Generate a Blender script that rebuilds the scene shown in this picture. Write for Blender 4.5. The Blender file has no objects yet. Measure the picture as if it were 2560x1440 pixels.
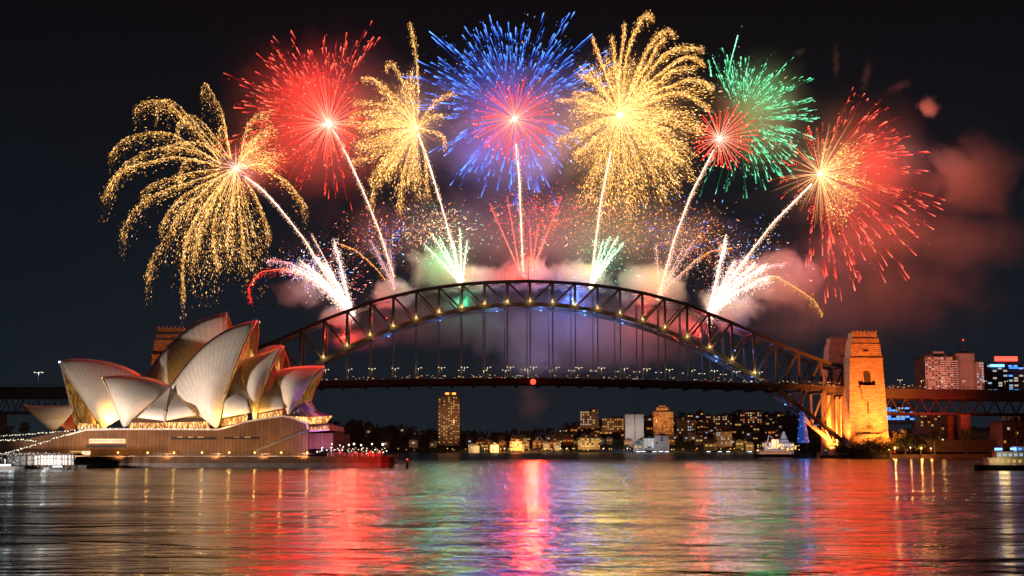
import bpy, math, random
import numpy as np
from mathutils import Vector, Matrix
random.seed(7)
rng = np.random.default_rng(11)
S = bpy.context.scene
COL = S.collection
rad = math.radians
# ------------------------------------------------------------------ camera
F = 3333.0                      # focal length in photograph pixels (2560 wide)
PITCH = math.atan(400 / F)
CAMZ = 8.0
cd = bpy.data.cameras.new("camera"); cd.sensor_width = 36.0; cd.lens = 36.0 * F / 2560
cd.clip_start = 1.0; cd.clip_end = 30000
cam = bpy.data.objects.new("camera", cd); COL.objects.link(cam)
cam.location = (0, 0, CAMZ); cam.rotation_euler = (math.pi / 2 + PITCH, 0, 0)
S.camera = cam
cp, sp = math.cos(PITCH), math.sin(PITCH)
def W(px, py, Y):
    """a photograph pixel at forward distance Y -> world point"""
    a, v = (px - 1280) / F, (720 - py) / F
    dy, dz = cp - v * sp, sp + v * cp
    k = Y / dy
    return Vector((a * k, Y, CAMZ + dz * k))
# ------------------------------------------------------------------ world (night sky)
w = bpy.data.worlds.new("World"); S.world = w; w.use_nodes = True
nt = w.node_tree; nt.nodes.clear()
out = nt.nodes.new("ShaderNodeOutputWorld"); bg = nt.nodes.new("ShaderNodeBackground")
sky = nt.nodes.new("ShaderNodeTexSky"); sky.sky_type = 'NISHITA'; sky.sun_disc = False
sky.sun_elevation = rad(-4); sky.sun_rotation = rad(200)
tc = nt.nodes.new("ShaderNodeTexCoord"); sx = nt.nodes.new("ShaderNodeSeparateXYZ")
ramp = nt.nodes.new("ShaderNodeValToRGB")
e = ramp.color_ramp.elements
e[0].position = 0.0; e[0].color = (0.0095, 0.0150, 0.0215, 1)
e[1].position = 0.34; e[1].color = (0.0022, 0.0020, 0.0024, 1)
m = e.new(0.14); m.color = (0.0045, 0.0085, 0.0135, 1)
mixn = nt.nodes.new("ShaderNodeMix"); mixn.data_type = 'RGBA'; mixn.blend_type = 'ADD'
mixn.inputs[0].default_value = 0.02
nt.links.new(tc.outputs['Generated'], sx.inputs[0]); nt.links.new(sx.outputs['Z'], ramp.inputs[0])
nt.links.new(ramp.outputs[0], mixn.inputs[6]); nt.links.new(sky.outputs[0], mixn.inputs[7])
nt.links.new(mixn.outputs[2], bg.inputs[0]); bg.inputs[1].default_value = 1.0
nt.links.new(bg.outputs[0], out.inputs[0])
# ------------------------------------------------------------------ moonlight
sd = bpy.data.lights.new("moon", 'SUN'); sd.energy = 0.02; sd.angle = rad(0.5); sd.color = (0.75, 0.85, 1)
so = bpy.data.objects.new("moon", sd); COL.objects.link(so); so.rotation_euler = (rad(50), 0, rad(-30))
# ------------------------------------------------------------------ render settings
S.view_settings.view_transform = 'Standard'; S.view_settings.look = 'None'
S.view_settings.exposure = 0; S.view_settings.gamma = 1
cy = S.cycles
cy.use_denoising = True; cy.max_bounces = 6; cy.diffuse_bounces = 2; cy.glossy_bounces = 3
cy.transparent_max_bounces = 16; cy.volume_bounces = 0; cy.use_light_tree = True
cy.sample_clamp_indirect = 4.0; cy.sample_clamp_direct = 0
cy.volume_step_rate = 1.0; cy.volume_max_steps = 96
cy.use_adaptive_sampling = True; cy.adaptive_threshold = 0.02
cy.caustics_reflective = False; cy.caustics_refractive = False
# ================================================================== helpers
def tag(o, label=None, cat=None, group=None, kind=None):
    if label: o["label"] = label
    if cat: o["category"] = cat
    if group: o["group"] = group
    if kind: o["kind"] = kind
    return o
def empty(name, loc, label=None, cat=None, group=None, rz=0.0):
    o = bpy.data.objects.new(name, None); COL.objects.link(o); o.location = loc
    o.rotation_euler = (0, 0, rz); o.empty_display_size = 2
    return tag(o, label, cat, group)
def mat(name, color=(.5, .5, .5), rough=.7, metal=0, emis=None, es=0, spec=None):
    m = bpy.data.materials.new(name); m.use_nodes = True
    b = m.node_tree.nodes["Principled BSDF"]
    b.inputs["Base Color"].default_value = (*color, 1); b.inputs["Roughness"].default_value = rough
    b.inputs["Metallic"].default_value = metal
    if emis: b.inputs["Emission Color"].default_value = (*emis, 1); b.inputs["Emission Strength"].default_value = es
    if spec is not None: b.inputs["Specular IOR Level"].default_value = spec
    return m
def link_mesh(name, me, m, parent=None):
    o = bpy.data.objects.new(name, me); COL.objects.link(o)
    if m is not None and not me.materials: me.materials.append(m)
    if parent is not None:
        o.parent = parent
    return o
def lamp(name, loc, power, color, radius=1.0, kind='POINT', target=None, spot=60, blend=.5):
    d = bpy.data.lights.new(name, kind); d.energy = power; d.color = color; d.shadow_soft_size = radius
    o = bpy.data.objects.new(name, d); COL.objects.link(o); o.location = loc
    if kind == 'SPOT':
        d.spot_size = rad(spot); d.spot_blend = blend
    if target is not None:
        o.rotation_euler = (Vector(target) - Vector(loc)).to_track_quat('-Z', 'Y').to_euler()
    return o
# ================================================================== fireworks
def fire_mat():
    m = bpy.data.materials.new("burning_sparks"); m.use_nodes = True; n = m.node_tree
    n.nodes.clear(); o = n.nodes.new("ShaderNodeOutputMaterial"); e = n.nodes.new("ShaderNodeEmission")
    a = n.nodes.new("ShaderNodeAttribute"); a.attribute_name = "burn"
    n.links.new(a.outputs["Color"], e.inputs[0]); e.inputs[1].default_value = 1.0
    n.links.new(e.outputs[0], o.inputs[0]); m.cycles.emission_sampling = 'NONE'
    return m
FIRE = fire_mat()
TET = np.array([[1, 1, 1], [-1, -1, 1], [-1, 1, -1], [1, -1, -1]], float) * .6
TETF = np.array([[0, 1, 2], [0, 3, 1], [0, 2, 3], [1, 3, 2]])
class Sparks:
    """collects burning sparks and streaks, links them as one mesh"""
    def __init__(s): s.v = []; s.f = []; s.c = []; s.n = 0
    def _add(s, v, f, c):
        s.v.append(v); s.f.append(f + s.n); s.c.append(c); s.n += len(v)
    def dots(s, P, size, col, stretch=None):
        """P (n,3) size (n,) col (n,3); stretch (n,3) vectors elongate"""
        n = len(P)
        if n == 0: return
        V = P[:, None, :] + TET[None] * size[:, None, None]
        if stretch is not None:
            V[:, 0] += stretch; V[:, 1] -= stretch * .5
        Fc = (TETF[None] + 4 * np.arange(n)[:, None, None]).reshape(-1, 3)
        s._add(V.reshape(-1, 3), Fc, np.repeat(col, 4, 0))
    def line(s, P, r, col):
        """three-sided tapering streak along P (n,3), r (n,), col (n,3)"""
        n = len(P); T = np.gradient(P, axis=0); T /= np.linalg.norm(T, axis=1)[:, None] + 1e-9
        A = np.cross(T, np.array([0.12, 1, 0.07])); A /= np.linalg.norm(A, axis=1)[:, None] + 1e-9
        B = np.cross(T, A); V = []
        for k in range(3):
            a = 2 * math.pi * k / 3
            V.append(P + (A * math.cos(a) + B * math.sin(a)) * r[:, None])
        V = np.stack(V, 1).reshape(-1, 3); i = np.arange(n - 1)[:, None] * 3; Fs = []
        for k in range(3):
            k2 = (k + 1) % 3
            Fs.append(np.hstack([i + k, i + k2, i + 3 + k2])); Fs.append(np.hstack([i + k, i + 3 + k2, i + 3 + k]))
        s._add(V, np.concatenate(Fs), np.repeat(col, 3, 0))
    def link(s, name, parent, kind=None):
        if not s.v: return None
        v = np.concatenate(s.v); f = np.concatenate(s.f); c = np.concatenate(s.c)
        if parent is not None: v = v - np.array(parent.location)
        me = bpy.data.meshes.new(name)
        me.vertices.add(len(v)); me.vertices.foreach_set("co", v.ravel().astype(np.float32))
        me.loops.add(f.size); me.loops.foreach_set("vertex_index", f.ravel().astype(np.int32))
        me.polygons.add(len(f)); me.polygons.foreach_set("loop_start", (np.arange(len(f)) * 3).astype(np.int32))
        me.update(calc_edges=True)
        at = me.color_attributes.new("burn", 'FLOAT_COLOR', 'POINT')
        at.data.foreach_set("color", np.hstack([c, np.ones((len(c), 1))]).ravel().astype(np.float32))
        o = link_mesh(name, me, FIRE, parent)
        if kind: o["kind"] = kind
        return o
V3 = lambda *a: np.array(a, float)
WHITE = V3(3.0, 2.1, 1.5); GOLD = V3(1.25, .56, .11); PALEGOLD = V3(2.5, 1.5, .62); RED = V3(2.2, .05, .035)
PINK = V3(2.4, .50, .30); BLUE = V3(.06, .35, 2.6); SKYB = V3(.5, 1.3, 3.2); GREEN = V3(.03, 1.3, .38); PALEGREEN = V3(.9, 2.4, 1.6)
ORANGE = V3(2.3, .65, .15)
BTH = rad(4.0); BDX, BDY = math.cos(BTH), math.sin(BTH)
def FWP(px, py, dy=0):
    """point in the firework plane above the bridge, dy metres nearer or farther"""
    Y = 1050.0
    for _ in range(3):
        p = W(px, py, Y); Y = 1050 + (p.x - 13) * BDY / BDX + dy
    return np.array(W(px, py, Y))
PXM = 1050 / F
def lerp(a, b, t): return a + (b - a) * t
def arm_path(c, d, R, g, s):
    """arm in direction d, reach R, fall g; s array 0..1"""
    return c + d[None] * (R * s)[:, None] + V3(0, 0, -1)[None] * (g * s ** 2.2)[:, None]
def sphere_dirs(n, flat=.75, jit=.35):
    i = np.arange(n) + .5; ph = np.arccos(1 - 2 * i / n); th = math.pi * (1 + 5 ** .5) * i
    d = np.stack([np.sin(ph) * np.cos(th), np.cos(ph) * flat, np.sin(ph) * np.sin(th)], 1)
    d += rng.normal(0, jit * n ** -.5, d.shape); d /= np.linalg.norm(d, axis=1)[:, None]
    return d
def scol(base, n, var=.5):
    k = np.exp(rng.normal(0, var, n))[:, None]; return base[None] * k
def pink_ball(root, c, R, n=90, inner=PINK, tip=RED, bias=None, name="ember_ray", boost=1.0):
    for d in sphere_dirs(n, 1.0, .6):
        r = R * rng.uniform(.78, 1.05)
        if bias is not None:
            r *= 1 + bias[0] * float(np.dot(d, bias[1]))
        sp_ = Sparks(); s = np.linspace(.03, 1, 9); P = arm_path(c, d, r, R * .08, s)
        t = s[:, None]; colr = (lerp(WHITE * .7, inner * .8, np.minimum(t * 2.2, 1)) * (t < .45) + lerp(inner * .8, tip, (t - .45) / .55) * (t >= .45)) * boost
        sp_.line(P, lerp(.13, .3, s), colr * rng.uniform(.5, 1.2))
        if rng.random() < .8:
            sp_.dots(P[-1:] + rng.normal(0, .6, (1, 3)), np.array([rng.uniform(.3, .75)]), (lerp(tip, PALEGOLD, .5) * 1.3)[None])
        sp_.link(name, root)
def willow(root, c, dirs, R, g, dens=1.0, col=GOLD, hot=PALEGOLD, width=.06, name="glitter_arm", stem=.35, fall=.1, curl=1.0):
    for k, d in enumerate(dirs):
        r = R * rng.uniform(.72, 1.08); gg = g * rng.uniform(.75, 1.25)
        sp_ = Sparks(); n = int(430 * dens)
        s = rng.beta(1.6, 1.0, n); P = arm_path(c, d, r, gg, s)
        wd = (.004 + width * s ** 1.2) * r * .5
        P += rng.normal(0, 1, (n, 3)) * wd[:, None]
        P[:, 2] -= rng.exponential(fall, n) * r * s
        sz = rng.uniform(.09, .28, n) * lerp(.8, 1.1, s)
        cc = scol(col, n, .9) * lerp(1.3, .75, s)[:, None]
        h = rng.random(n) < .12; cc[h] = hot * rng.uniform(.8, 1.6, (h.sum(), 1)); sz[h] *= 1.3
        vel = arm_path(c, d, r, gg, np.minimum(s + .01, 1.1)) - arm_path(c, d, r, gg, s)
        vel /= np.linalg.norm(vel, axis=1)[:, None] + 1e-9
        sp_.dots(P, sz, cc, vel * (sz * rng.uniform(1.5, 7, n))[:, None])
        # backbone of the arm
        s2 = np.linspace(.04, rng.uniform(.8, 1.0), 16); P2 = arm_path(c, d, r, gg, s2)
        P2 += rng.normal(0, .12, P2.shape)
        sp_.line(P2, lerp(.2, .08, s2), lerp(hot * 1.0, col * .7, np.minimum(s2 / .7, 1)[:, None]))
        # beads near the tip
        m = int(12 * dens) + 3; s3 = rng.uniform(.55, 1.04, m); P3 = arm_path(c, d, r, gg, s3) + rng.normal(0, .7, (m, 3))
        sp_.dots(P3, rng.uniform(.3, .62, m), scol(hot, m, .4))
        sp_.link(name, root)
def rays(root, c, n, a0, a1, R, hot, col):
    """fine straight rays close to the heart of a burst"""
    for d in dirs_xz(n, a0, a1, .8):
        sp_ = Sparks(); s = np.linspace(.03, rng.uniform(.5, 1.05), 10); P = arm_path(c, d, R, R * .06, s) + rng.normal(0, .08, (10, 3))
        sp_.line(P, lerp(.17, .05, s), lerp(hot * 1.1, col * .8, np.minimum(s * 1.3, 1)[:, None]) * rng.uniform(.4, 1.2)); sp_.link("spark_ray", root)
def dashes(root, c, dirs, R, g, col, hot, s0=.45, nd=(3, 7), name="star_streak", rr=.34, ln=.09, jit=.02):
    for d in dirs:
        r = R * rng.uniform(.75, 1.06); gg = g * rng.uniform(.7, 1.3); sp_ = Sparks()
        for _ in range(rng.integers(*nd)):
            a = rng.uniform(s0, 1.0); b = min(a + ln * rng.uniform(.4, 1.5), 1.08)
            s = np.linspace(a, b, 7); P = arm_path(c, d, r, gg, s) + rng.normal(0, jit, (1, 3)) * r
            t = np.linspace(0, 1, 7)
            rad_ = rr * rng.uniform(.5, 1.25) * (.25 + .9 * t) * (1 - .5 * (t > .95))
            k = rng.uniform(.5, 1.2)
            cc = lerp(col * .5, lerp(col, hot, rng.uniform(.2, .9)), (t ** 1.2)[:, None]) * k
            sp_.line(P, rad_, cc)
        s = np.linspace(.12, .98, 14); P = arm_path(c, d, r, gg, s)
        sp_.line(P, np.full(14, .07), np.repeat((col * .45)[None], 14, 0))
        m = 10; s3 = rng.uniform(.3, 1.02, m)
        sp_.dots(arm_path(c, d, r, gg, s3) + rng.normal(0, .018, (m, 3)) * r, rng.uniform(.2, .42, m), scol(lerp(col, hot, .4), m, .4))
        sp_.link(name, root)
def core(root, c, r=1.6, col=WHITE * 1.6):
    bpy_me = bpy.data.meshes.new("core"); import bmesh
    bm = bmesh.new(); bmesh.ops.create_icosphere(bm, subdivisions=2, radius=r); bm.to_mesh(bpy_me); bm.free()
    at = bpy_me.color_attributes.new("burn", 'FLOAT_COLOR', 'POINT')
    at.data.foreach_set("color", np.tile([*col, 1.0], len(bpy_me.vertices)))
    o = link_mesh("core", bpy_me, FIRE, root); o.location = Vector(c) - root.location
    return o
def crackle(root, c, R, n, cols, name="crackle_cloud", squash=.7, kind="stuff"):
    sp_ = Sparks(); d = rng.normal(0, 1, (n, 3)); d *= R * .5; d[:, 2] *= squash
    P = c + d; cc = np.array([cols[i] for i in rng.integers(0, len(cols), n)]) * np.exp(rng.normal(-.1, .5, (n, 1)))
    vel = d / (np.linalg.norm(d, axis=1)[:, None] + 1e-9) + rng.normal(0, .4, d.shape)
    sz = rng.uniform(.1, .32, n); big = rng.random(n) < .06; sz[big] *= 1.7
    sp_.dots(P, sz, cc, vel * (sz * rng.uniform(.5, 5, n))[:, None]); sp_.link(name, root, kind)
def comet(root, pts, r0, r1, col0, col1, dust=900, spread=1.6, name="spark_trail", dcol=None, beads=0):
    """pts: photograph pixels, from the start (bottom) to the end"""
    P = np.array([FWP(*p) for p in pts]); t = np.linspace(0, 1, len(P)); tt = np.linspace(0, 1, 60)
    # smooth the polyline
    Q = np.stack([np.interp(tt, t, P[:, k]) for k in range(3)], 1)
    for _ in range(6): Q[1:-1] = (Q[:-2] + 2 * Q[1:-1] + Q[2:]) / 4
    sp_ = Sparks(); r = lerp(r0, r1, tt) * rng.uniform(.75, 1.2, 60)
    col = lerp(col0, col1, tt[:, None]); sp_.line(Q, r, col * rng.uniform(.8, 1.15, (60, 1)))
    if dust:
        i = rng.random(dust); B = np.stack([np.interp(i, tt, Q[:, k]) for k in range(3)], 1)
        off = rng.normal(0, 1, (dust, 3)) * (spread * rng.uniform(.2, 1, dust))[:, None]; off[:, 2] -= rng.exponential(spread * .7, dust)
        sz = rng.uniform(.14, .36, dust); dc = dcol if dcol is not None else lerp(col0, col1, .5)
        sp_.dots(B + off, sz, scol(dc * .8, dust, .5), rng.normal(0, .2, (dust, 3)) + V3(0, 0, -.4))
    sp_.link(name, root)
def dirs_xz(n, a0, a1, depth=.5):
    a = np.radians(np.linspace(a0, a1, n) + rng.normal(0, (a1 - a0) / n * .35, n))
    y = rng.uniform(-depth, depth, n); c_ = np.sqrt(1 - y * y)
    return np.stack([np.cos(a) * c_, y, np.sin(a) * c_], 1)
GB = "aerial shell bursts above the bridge"; GM = "mines fired from the arch of the bridge"
def burst(px, py, label, dy=0):
    c = FWP(px, py, dy); return empty("firework_burst", Vector(c), label, "firework", GB), c
PW = 0.2
def burst_fill_lamp(c, power, color, radius=14, name="burst_fill_light", off=(0, 0, 0)):
    return lamp(name, Vector(c) + Vector(off), power * PW, color, radius)
F1A = [[(780,560),(690,420),(610,330),(540,293),(490,325),(470,400)],[(780,540),(740,300),(700,210),(640,118),(612,150)],[(760,560),(600,370),(480,240),(400,208),(360,240),(352,280)],[(740,560),(540,340),(420,225),(330,208),(250,235),(222,268)],
[(730,580),(600,500),(440,405),(290,398),(160,440),(80,520)],[(740,590),(600,510),(430,480),(290,510),(170,580),(90,680),(40,770)],[(740,600),(600,560),(440,540),(300,570),(180,600),(110,660),(80,700)],[(740,610),(600,620),(440,660),(320,700),(260,750)],
[(740,620),(560,680),(380,740),(260,810),(190,890),(155,970),(150,1015)],[(750,640),(620,700),(500,770),(420,860),(375,960)],[(760,650),(640,800),(560,920),(510,1090),(505,1260),(518,1330)],[(760,650),(680,800),(620,920),(580,1050),(560,1150)],
[(780,660),(720,800),(680,950),(690,1080),(715,1180)],[(800,660),(790,800),(770,950),(760,1050)],[(820,660),(830,800),(845,920),(865,1130)],[(850,660),(920,750),(970,870),(1000,960),(1005,1010)],[(790,560),(760,420),(735,365),(715,380),(725,440)],
[(640,580),(560,550),(500,590),(480,670)],[(860,600),(950,580),(1050,640),(1130,700),(1190,780),(1225,830)],[(740,630),(600,760),(480,870),(420,980),(330,1120),(300,1240)],[(850,560),(900,450),(960,400),(1050,370)],[(840,540),(880,360),(960,280),(1010,290)],[(730,580),(640,470),(540,455),(440,470),(390,490)]]
F3A = [[(1240,720),(1190,500),(1130,380),(1075,300),(1040,340)],[(1240,720),(1150,560),(1050,470),(950,400),(880,400)],[(1240,720),(1120,600),(980,560),(830,550)],[(1240,720),(1100,640),(950,610),(800,640)],[(1240,720),(1080,690),(940,680),(760,680)],[(1240,720),(1060,760),(920,810),(850,830)],
[(1240,720),(1080,820),(950,900),(830,930)],[(1240,720),(1100,860),(1000,960),(940,1060)],[(1240,720),(1130,900),(1020,1030),(960,1120),(950,1200)],[(1240,720),(1170,950),(1140,1120),(1130,1260)],[(1240,720),(1210,900),(1190,1000),(1180,1080)],[(1240,720),(1330,580),(1400,520),(1470,490)],
[(1240,720),(1340,640),(1410,640)],[(1240,720),(1340,740),(1400,760),(1425,820)],[(1240,720),(1245,620),(1250,530)],[(1240,720),(1290,870),(1300,1000),(1310,1150)],[(1250,520),(1240,300),(1215,120),(1195,45)]]
F5A = [[(530,795),(500,500),(470,235)],[(530,795),(520,500),(545,300),(560,150)],[(530,795),(570,400),(620,240),(680,120),(720,95),(750,125)],[(530,795),(620,550),(720,330),(800,230),(860,205),(900,235)],[(530,795),(680,570),(780,430),(880,345),(980,322),(1100,330)],
[(530,795),(700,600),(850,470),(960,400),(1040,395),(1110,450)],[(530,795),(720,650),(880,590),(1000,545),(1100,560),(1170,600)],[(530,795),(740,700),(900,640),(1050,680),(1150,760)],[(530,795),(450,560),(390,400),(335,245)],[(530,795),(430,650),(330,540),(235,515)],
[(530,795),(420,700),(300,640),(200,640)],[(530,795),(380,730),(240,690),(80,690)],[(530,795),(380,840),(230,900),(90,980)],[(530,795),(420,900),(300,1000),(200,1070)],[(530,795),(640,560),(740,400),(790,300),(840,262)],[(530,795),(700,620),(800,560),(900,480),(1050,455)]]
def crv(pts, n):
    P = [np.array(p, float) for p in pts]; P = [2 * P[0] - P[1]] + P + [2 * P[-1] - P[-2]]; o = []
    for i in range(1, len(P) - 2):
        for t in np.linspace(0, 1, 10, endpoint=False):
            a, b, c, d = P[i - 1:i + 3]; o.append(.5 * (2 * b + (c - a) * t + (2 * a - 5 * b + 4 * c - d) * t * t + (3 * b - a - 3 * c + d) * t ** 3))
    o.append(P[-2]); o = np.array(o); L = np.r_[0, np.cumsum(np.linalg.norm(np.diff(o, axis=0), axis=1))]; u = np.linspace(0, L[-1], n)
    return np.stack([np.interp(u, L, o[:, k]) for k in range(o.shape[1])], 1), L[-1]
def traced(root, arms, ox, oy, sc, n, fall=2.0, wid=2.5, col=None, hot=None):
    """long glitter arms that keep the curl of each plume; depth spreads with reach"""
    col = GOLD if col is None else col; hot = PALEGOLD if hot is None else hot
    for arm in arms:
        dz = rng.uniform(-28, 28); q = np.linspace(0, 1, len(arm)); Q, _ = crv([FWP(ox + sc * x, oy + sc * y, dz * k) for (x, y), k in zip(arm, q)], 80)
        L = np.linalg.norm(np.diff(Q, axis=0), axis=1).sum(); m = int(n * min(1.6, L / 75)); s = rng.beta(1.5, .95, m); B = np.stack([np.interp(s, np.linspace(0, 1, 80), Q[:, k]) for k in range(3)], 1)
        wd = wid * (.12 + s ** .8) * rng.uniform(.5, 1.0); P = B + rng.normal(0, 1, (m, 3)) * wd[:, None] * .42; P[:, 2] -= rng.exponential(1, m) * fall * (.2 + s) * rng.uniform(.6, 2.2)
        T = np.gradient(Q, axis=0); T /= np.linalg.norm(T, axis=1)[:, None]; vel = np.stack([np.interp(s, np.linspace(0, 1, 80), T[:, k]) for k in range(3)], 1)
        sz = rng.uniform(.09, .27, m); cc = scol(col * .8, m, .95) * lerp(1.6, .7, s)[:, None]; h = rng.random(m) < .1; cc[h] = hot * rng.uniform(.7, 1.5, (h.sum(), 1)); sz[h] *= 1.3
        sp_ = Sparks(); sp_.dots(P, sz, cc, vel * (sz * rng.uniform(1.5, 7, m))[:, None])
        t = np.linspace(0, 1, 80)[2:]; sp_.line(Q[2:] + rng.normal(0, .1, (78, 3)), lerp(.22, .08, t) * rng.uniform(.5, 1.3, 78), lerp(hot * .9, col * .7, np.minimum(t * 1.6, 1)[:, None]))
        k = 16; s3 = rng.uniform(.4, 1, k); P3 = np.stack([np.interp(s3, np.linspace(0, 1, 80), Q[:, j]) for j in range(3)], 1) + rng.normal(0, .5, (k, 3)); sp_.dots(P3, rng.uniform(.25, .5, k), scol(hot, k, .4))
        sp_.link("glitter_arm", root)
# F1 golden willow, far left
r_, c = burst(590, 420, "golden willow firework with long drooping arms, farthest left in the sky", 6)
core(r_, c, 1.0, WHITE); R = 95
traced(r_, F1A, 240, 160, .4305, 680, fall=3.2, wid=3.4)
willow(r_, c, dirs_xz(12, 200, 285, .6), R * .72, 22, 1.2, width=.2, fall=.12)
willow(r_, c, dirs_xz(6, 20, 80, .6), R * .45, 8, .8, width=.2); rays(r_, c, 40, 0, 360, 22, WHITE, PINK); crackle(r_, c, 12, 160, [WHITE, PINK, SKYB])
# F2 red burst with pink heart
r_, c = burst(822, 310, "large red firework with a dense pink heart, left of centre", 0)
cf = FWP(822, 310, -58); core(r_, cf, 2.2); pink_ball(r_, cf, 33, 110, bias=(.28, V3(-.7, 0, .7)), boost=1.15)
dashes(r_, c, dirs_xz(40, 62, 190, .6), 86, 8, RED, V3(3, .7, .4), .5, (4, 8), rr=.5)
dashes(r_, c, dirs_xz(12, 200, 285, .6), 60, 8, RED, V3(3, .6, .35), .45, (2, 4))
# F3 gold
r_, c = burst(1040, 320, "golden firework with feathered arms between the red and the blue bursts", 4)
core(r_, c, 2.0); traced(r_, F3A, 560, 40, .389, 700, fall=1.2, wid=4.2)
willow(r_, c, dirs_xz(26, 95, 275, .75), 52, 6, .9, width=.13, fall=.03); rays(r_, c, 70, 95, 275, 48, PALEGOLD, GOLD); rays(r_, c, 26, -60, 85, 22, PALEGOLD, GOLD)
# F4 blue burst with red heart
r_, c = burst(1287, 298, "round red firework ball in front of the deep blue burst over mid bridge", -66)
core(r_, c, 1.8); pink_ball(r_, c, 33, 110, boost=.9)
rb, cb = burst(1285, 285, "deep blue firework spreading widest around a red ball, over mid bridge", 5)
dashes(rb, cb, dirs_xz(52, 25, 175, .6), 90, 5, BLUE, SKYB, .42, (5, 9), ln=.1, rr=.5)
dashes(rb, cb, dirs_xz(34, 185, 355, .7), 66, 8, BLUE, SKYB, .5, (3, 5), ln=.14, rr=.45)
crackle(rb, cb + V3(0, 6, 5), 62, 500, [BLUE, BLUE, SKYB, ORANGE], squash=1)
# F5 gold large
r_, c = burst(1550, 288, "largest golden firework with curled plumes, right of the blue burst", 0)
core(r_, c, 2.4); traced(r_, F5A, 1360, 0, .3612, 1000, fall=1.3, wid=3.4)
willow(r_, c, dirs_xz(24, -40, 130, .8), 60, 6, 1.0, width=.13, fall=.02); rays(r_, c, 100, 0, 360, 60, PALEGOLD, GOLD); willow(r_, c, dirs_xz(10, 130, 235, .6), 48, 6, .9, width=.14)
willow(r_, c, dirs_xz(6, -35, 20, .4), 76, 14, 1.2, width=.1, fall=.03)
willow(r_, c, dirs_xz(17, 240, 330, .5), 68, 14, 1.2, width=.1, fall=.04)
# F6 green + red ball
rg, cg = burst(1850, 300, "green firework behind a small red ball, upper right", 6)
dashes(rg, cg, dirs_xz(50, -65, 115, .6), 62, 4, GREEN, PALEGREEN, .4, (6, 11), ln=.1, rr=.55)
dashes(rg, cg, dirs_xz(10, 235, 300, .6), 58, 6, GREEN, PALEGREEN, .6, (2, 4))
crackle(rg, cg, 50, 220, [GREEN, PALEGREEN, PALEGOLD], squash=1)
for pts in ([(1818, 200), (1828, 150), (1845, 88)], [(1772, 150), (1778, 190)]):
    comet(rg, pts, .25, .45, GREEN, PALEGREEN, 60, .8, "star_streak")
r_, c = burst(1798, 347, "small red firework ball in front of the green burst", -50)
core(r_, c, 1.8); pink_ball(r_, c, 26, 90, bias=(.3, V3(.75, 0, .3)), boost=1.1)
# F7 red with gold middle
r_, c = burst(2050, 435, "red firework with a golden middle, farthest right in the sky", 0)
core(r_, c, 2.0); dashes(r_, c, dirs_xz(44, -95, 70, .55), 88, 12, RED, V3(3, .7, .4), .45, (4, 8), rr=.5)
dashes(r_, c, dirs_xz(8, 75, 130, .5), 50, 5, RED, V3(3, .6, .35), .5, (2, 4))
rays(r_, c, 80, 0, 360, 42, PALEGOLD, GOLD); rays(r_, c, 60, -100, 80, 58, PALEGOLD, GOLD * 1.2); willow(r_, c, dirs_xz(12, -80, 70, .6), 38, 3, .35, width=.14, col=GOLD, name="gold_ray")
dashes(r_, c, dirs_xz(14, 80, 255, .6), 42, 6, RED, V3(3, .7, .4), .45, (2, 5), rr=.4)
# rising trails
TR = [([(985, 690), (950, 580), (905, 470), (862, 375), (832, 322)], "leaning white spark trail rising into the red burst left of centre"),
      ([(880, 785), (800, 665), (770, 610), (700, 520), (655, 472), (612, 440)], "curved white spark trail reaching the golden willow at far left"),
      ([(1155, 712), (1140, 640), (1100, 500), (1070, 400), (1045, 335)], "white spark trail rising into the feathered golden burst"),
      ([(1308, 680), (1303, 560), (1298, 440), (1290, 360)], "upright white spark trail under the blue burst at mid bridge"),
      ([(1477, 715), (1490, 600), (1503, 500), (1527, 380)], "white spark trail rising into the largest golden burst"),
      ([(1645, 745), (1685, 600), (1730, 480), (1785, 375)], "white spark trail rising into the small red ball"),
      ([(1775, 780), (1850, 665), (1930, 560), (2030, 460)], "long slanting white spark trail reaching the far right red burst")]
for i, (pts, lab) in enumerate(TR):
    b = FWP(*pts[0]); t_ = empty("comet_trail", Vector(b), lab, "spark trail", "white comet trails rising from the bridge")
    comet(t_, pts, .45, .62, V3(2.2, 1.5, 1.1), V3(3, 2.4, 2.2), 1500, 1.3, dcol=V3(2.0, 1.1, .6))
# mines
def mine(px, py, label, dy=0):
    c = FWP(px, py, dy); return empty("firework_mine", Vector(c), label, "firework", GM), c
WH = V3(3.4, 2.7, 2.5)
def fan(root, px, py, tips, bend, r, c0, c1, dust=350, spread=1.6):
    for tx, ty in tips:
        mx, my = lerp(px, tx, .5) , lerp(py, ty, .5) - bend * abs(tx - px) / 180
        comet(root, [(px, py), (lerp(px, tx, .26), lerp(py, ty, .26) - bend * .75 * abs(tx - px) / 180), (mx, my), (lerp(px, tx, .76), lerp(py, ty, .76) - bend * .75 * abs(tx - px) / 180), (tx, ty)],
              r, r * .35, c0, c1, dust, spread, "spark_jet")
r_, c = mine(880, 783, "white fan of sparks fired up and left from the bridge arch near the sails")
core(r_, c, 2.0); fan(r_, 880, 783, [(835, 600), (812, 655), (790, 640), (770, 665), (748, 650), (732, 668)], 14, 1.0, WH, V3(2.2, 1.2, .8), 1100, 2.4)
fan(r_, 880, 783, [(778, 583)], 6, .5, WH, ORANGE, 300, 1.0); fan(r_, 880, 783, [(700, 672), (668, 650)], 30, .6, WH, RED, 600, 1.6)
comet(r_, [(760, 690), (700, 672), (650, 680), (620, 720), (628, 755)], .3, .12, ORANGE, RED, 400, 1.5, "spark_jet", RED)
comet(r_, [(965, 700), (935, 665), (890, 625), (850, 610)], .18, .4, GOLD, ORANGE, 200, .7, "spark_jet")
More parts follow.
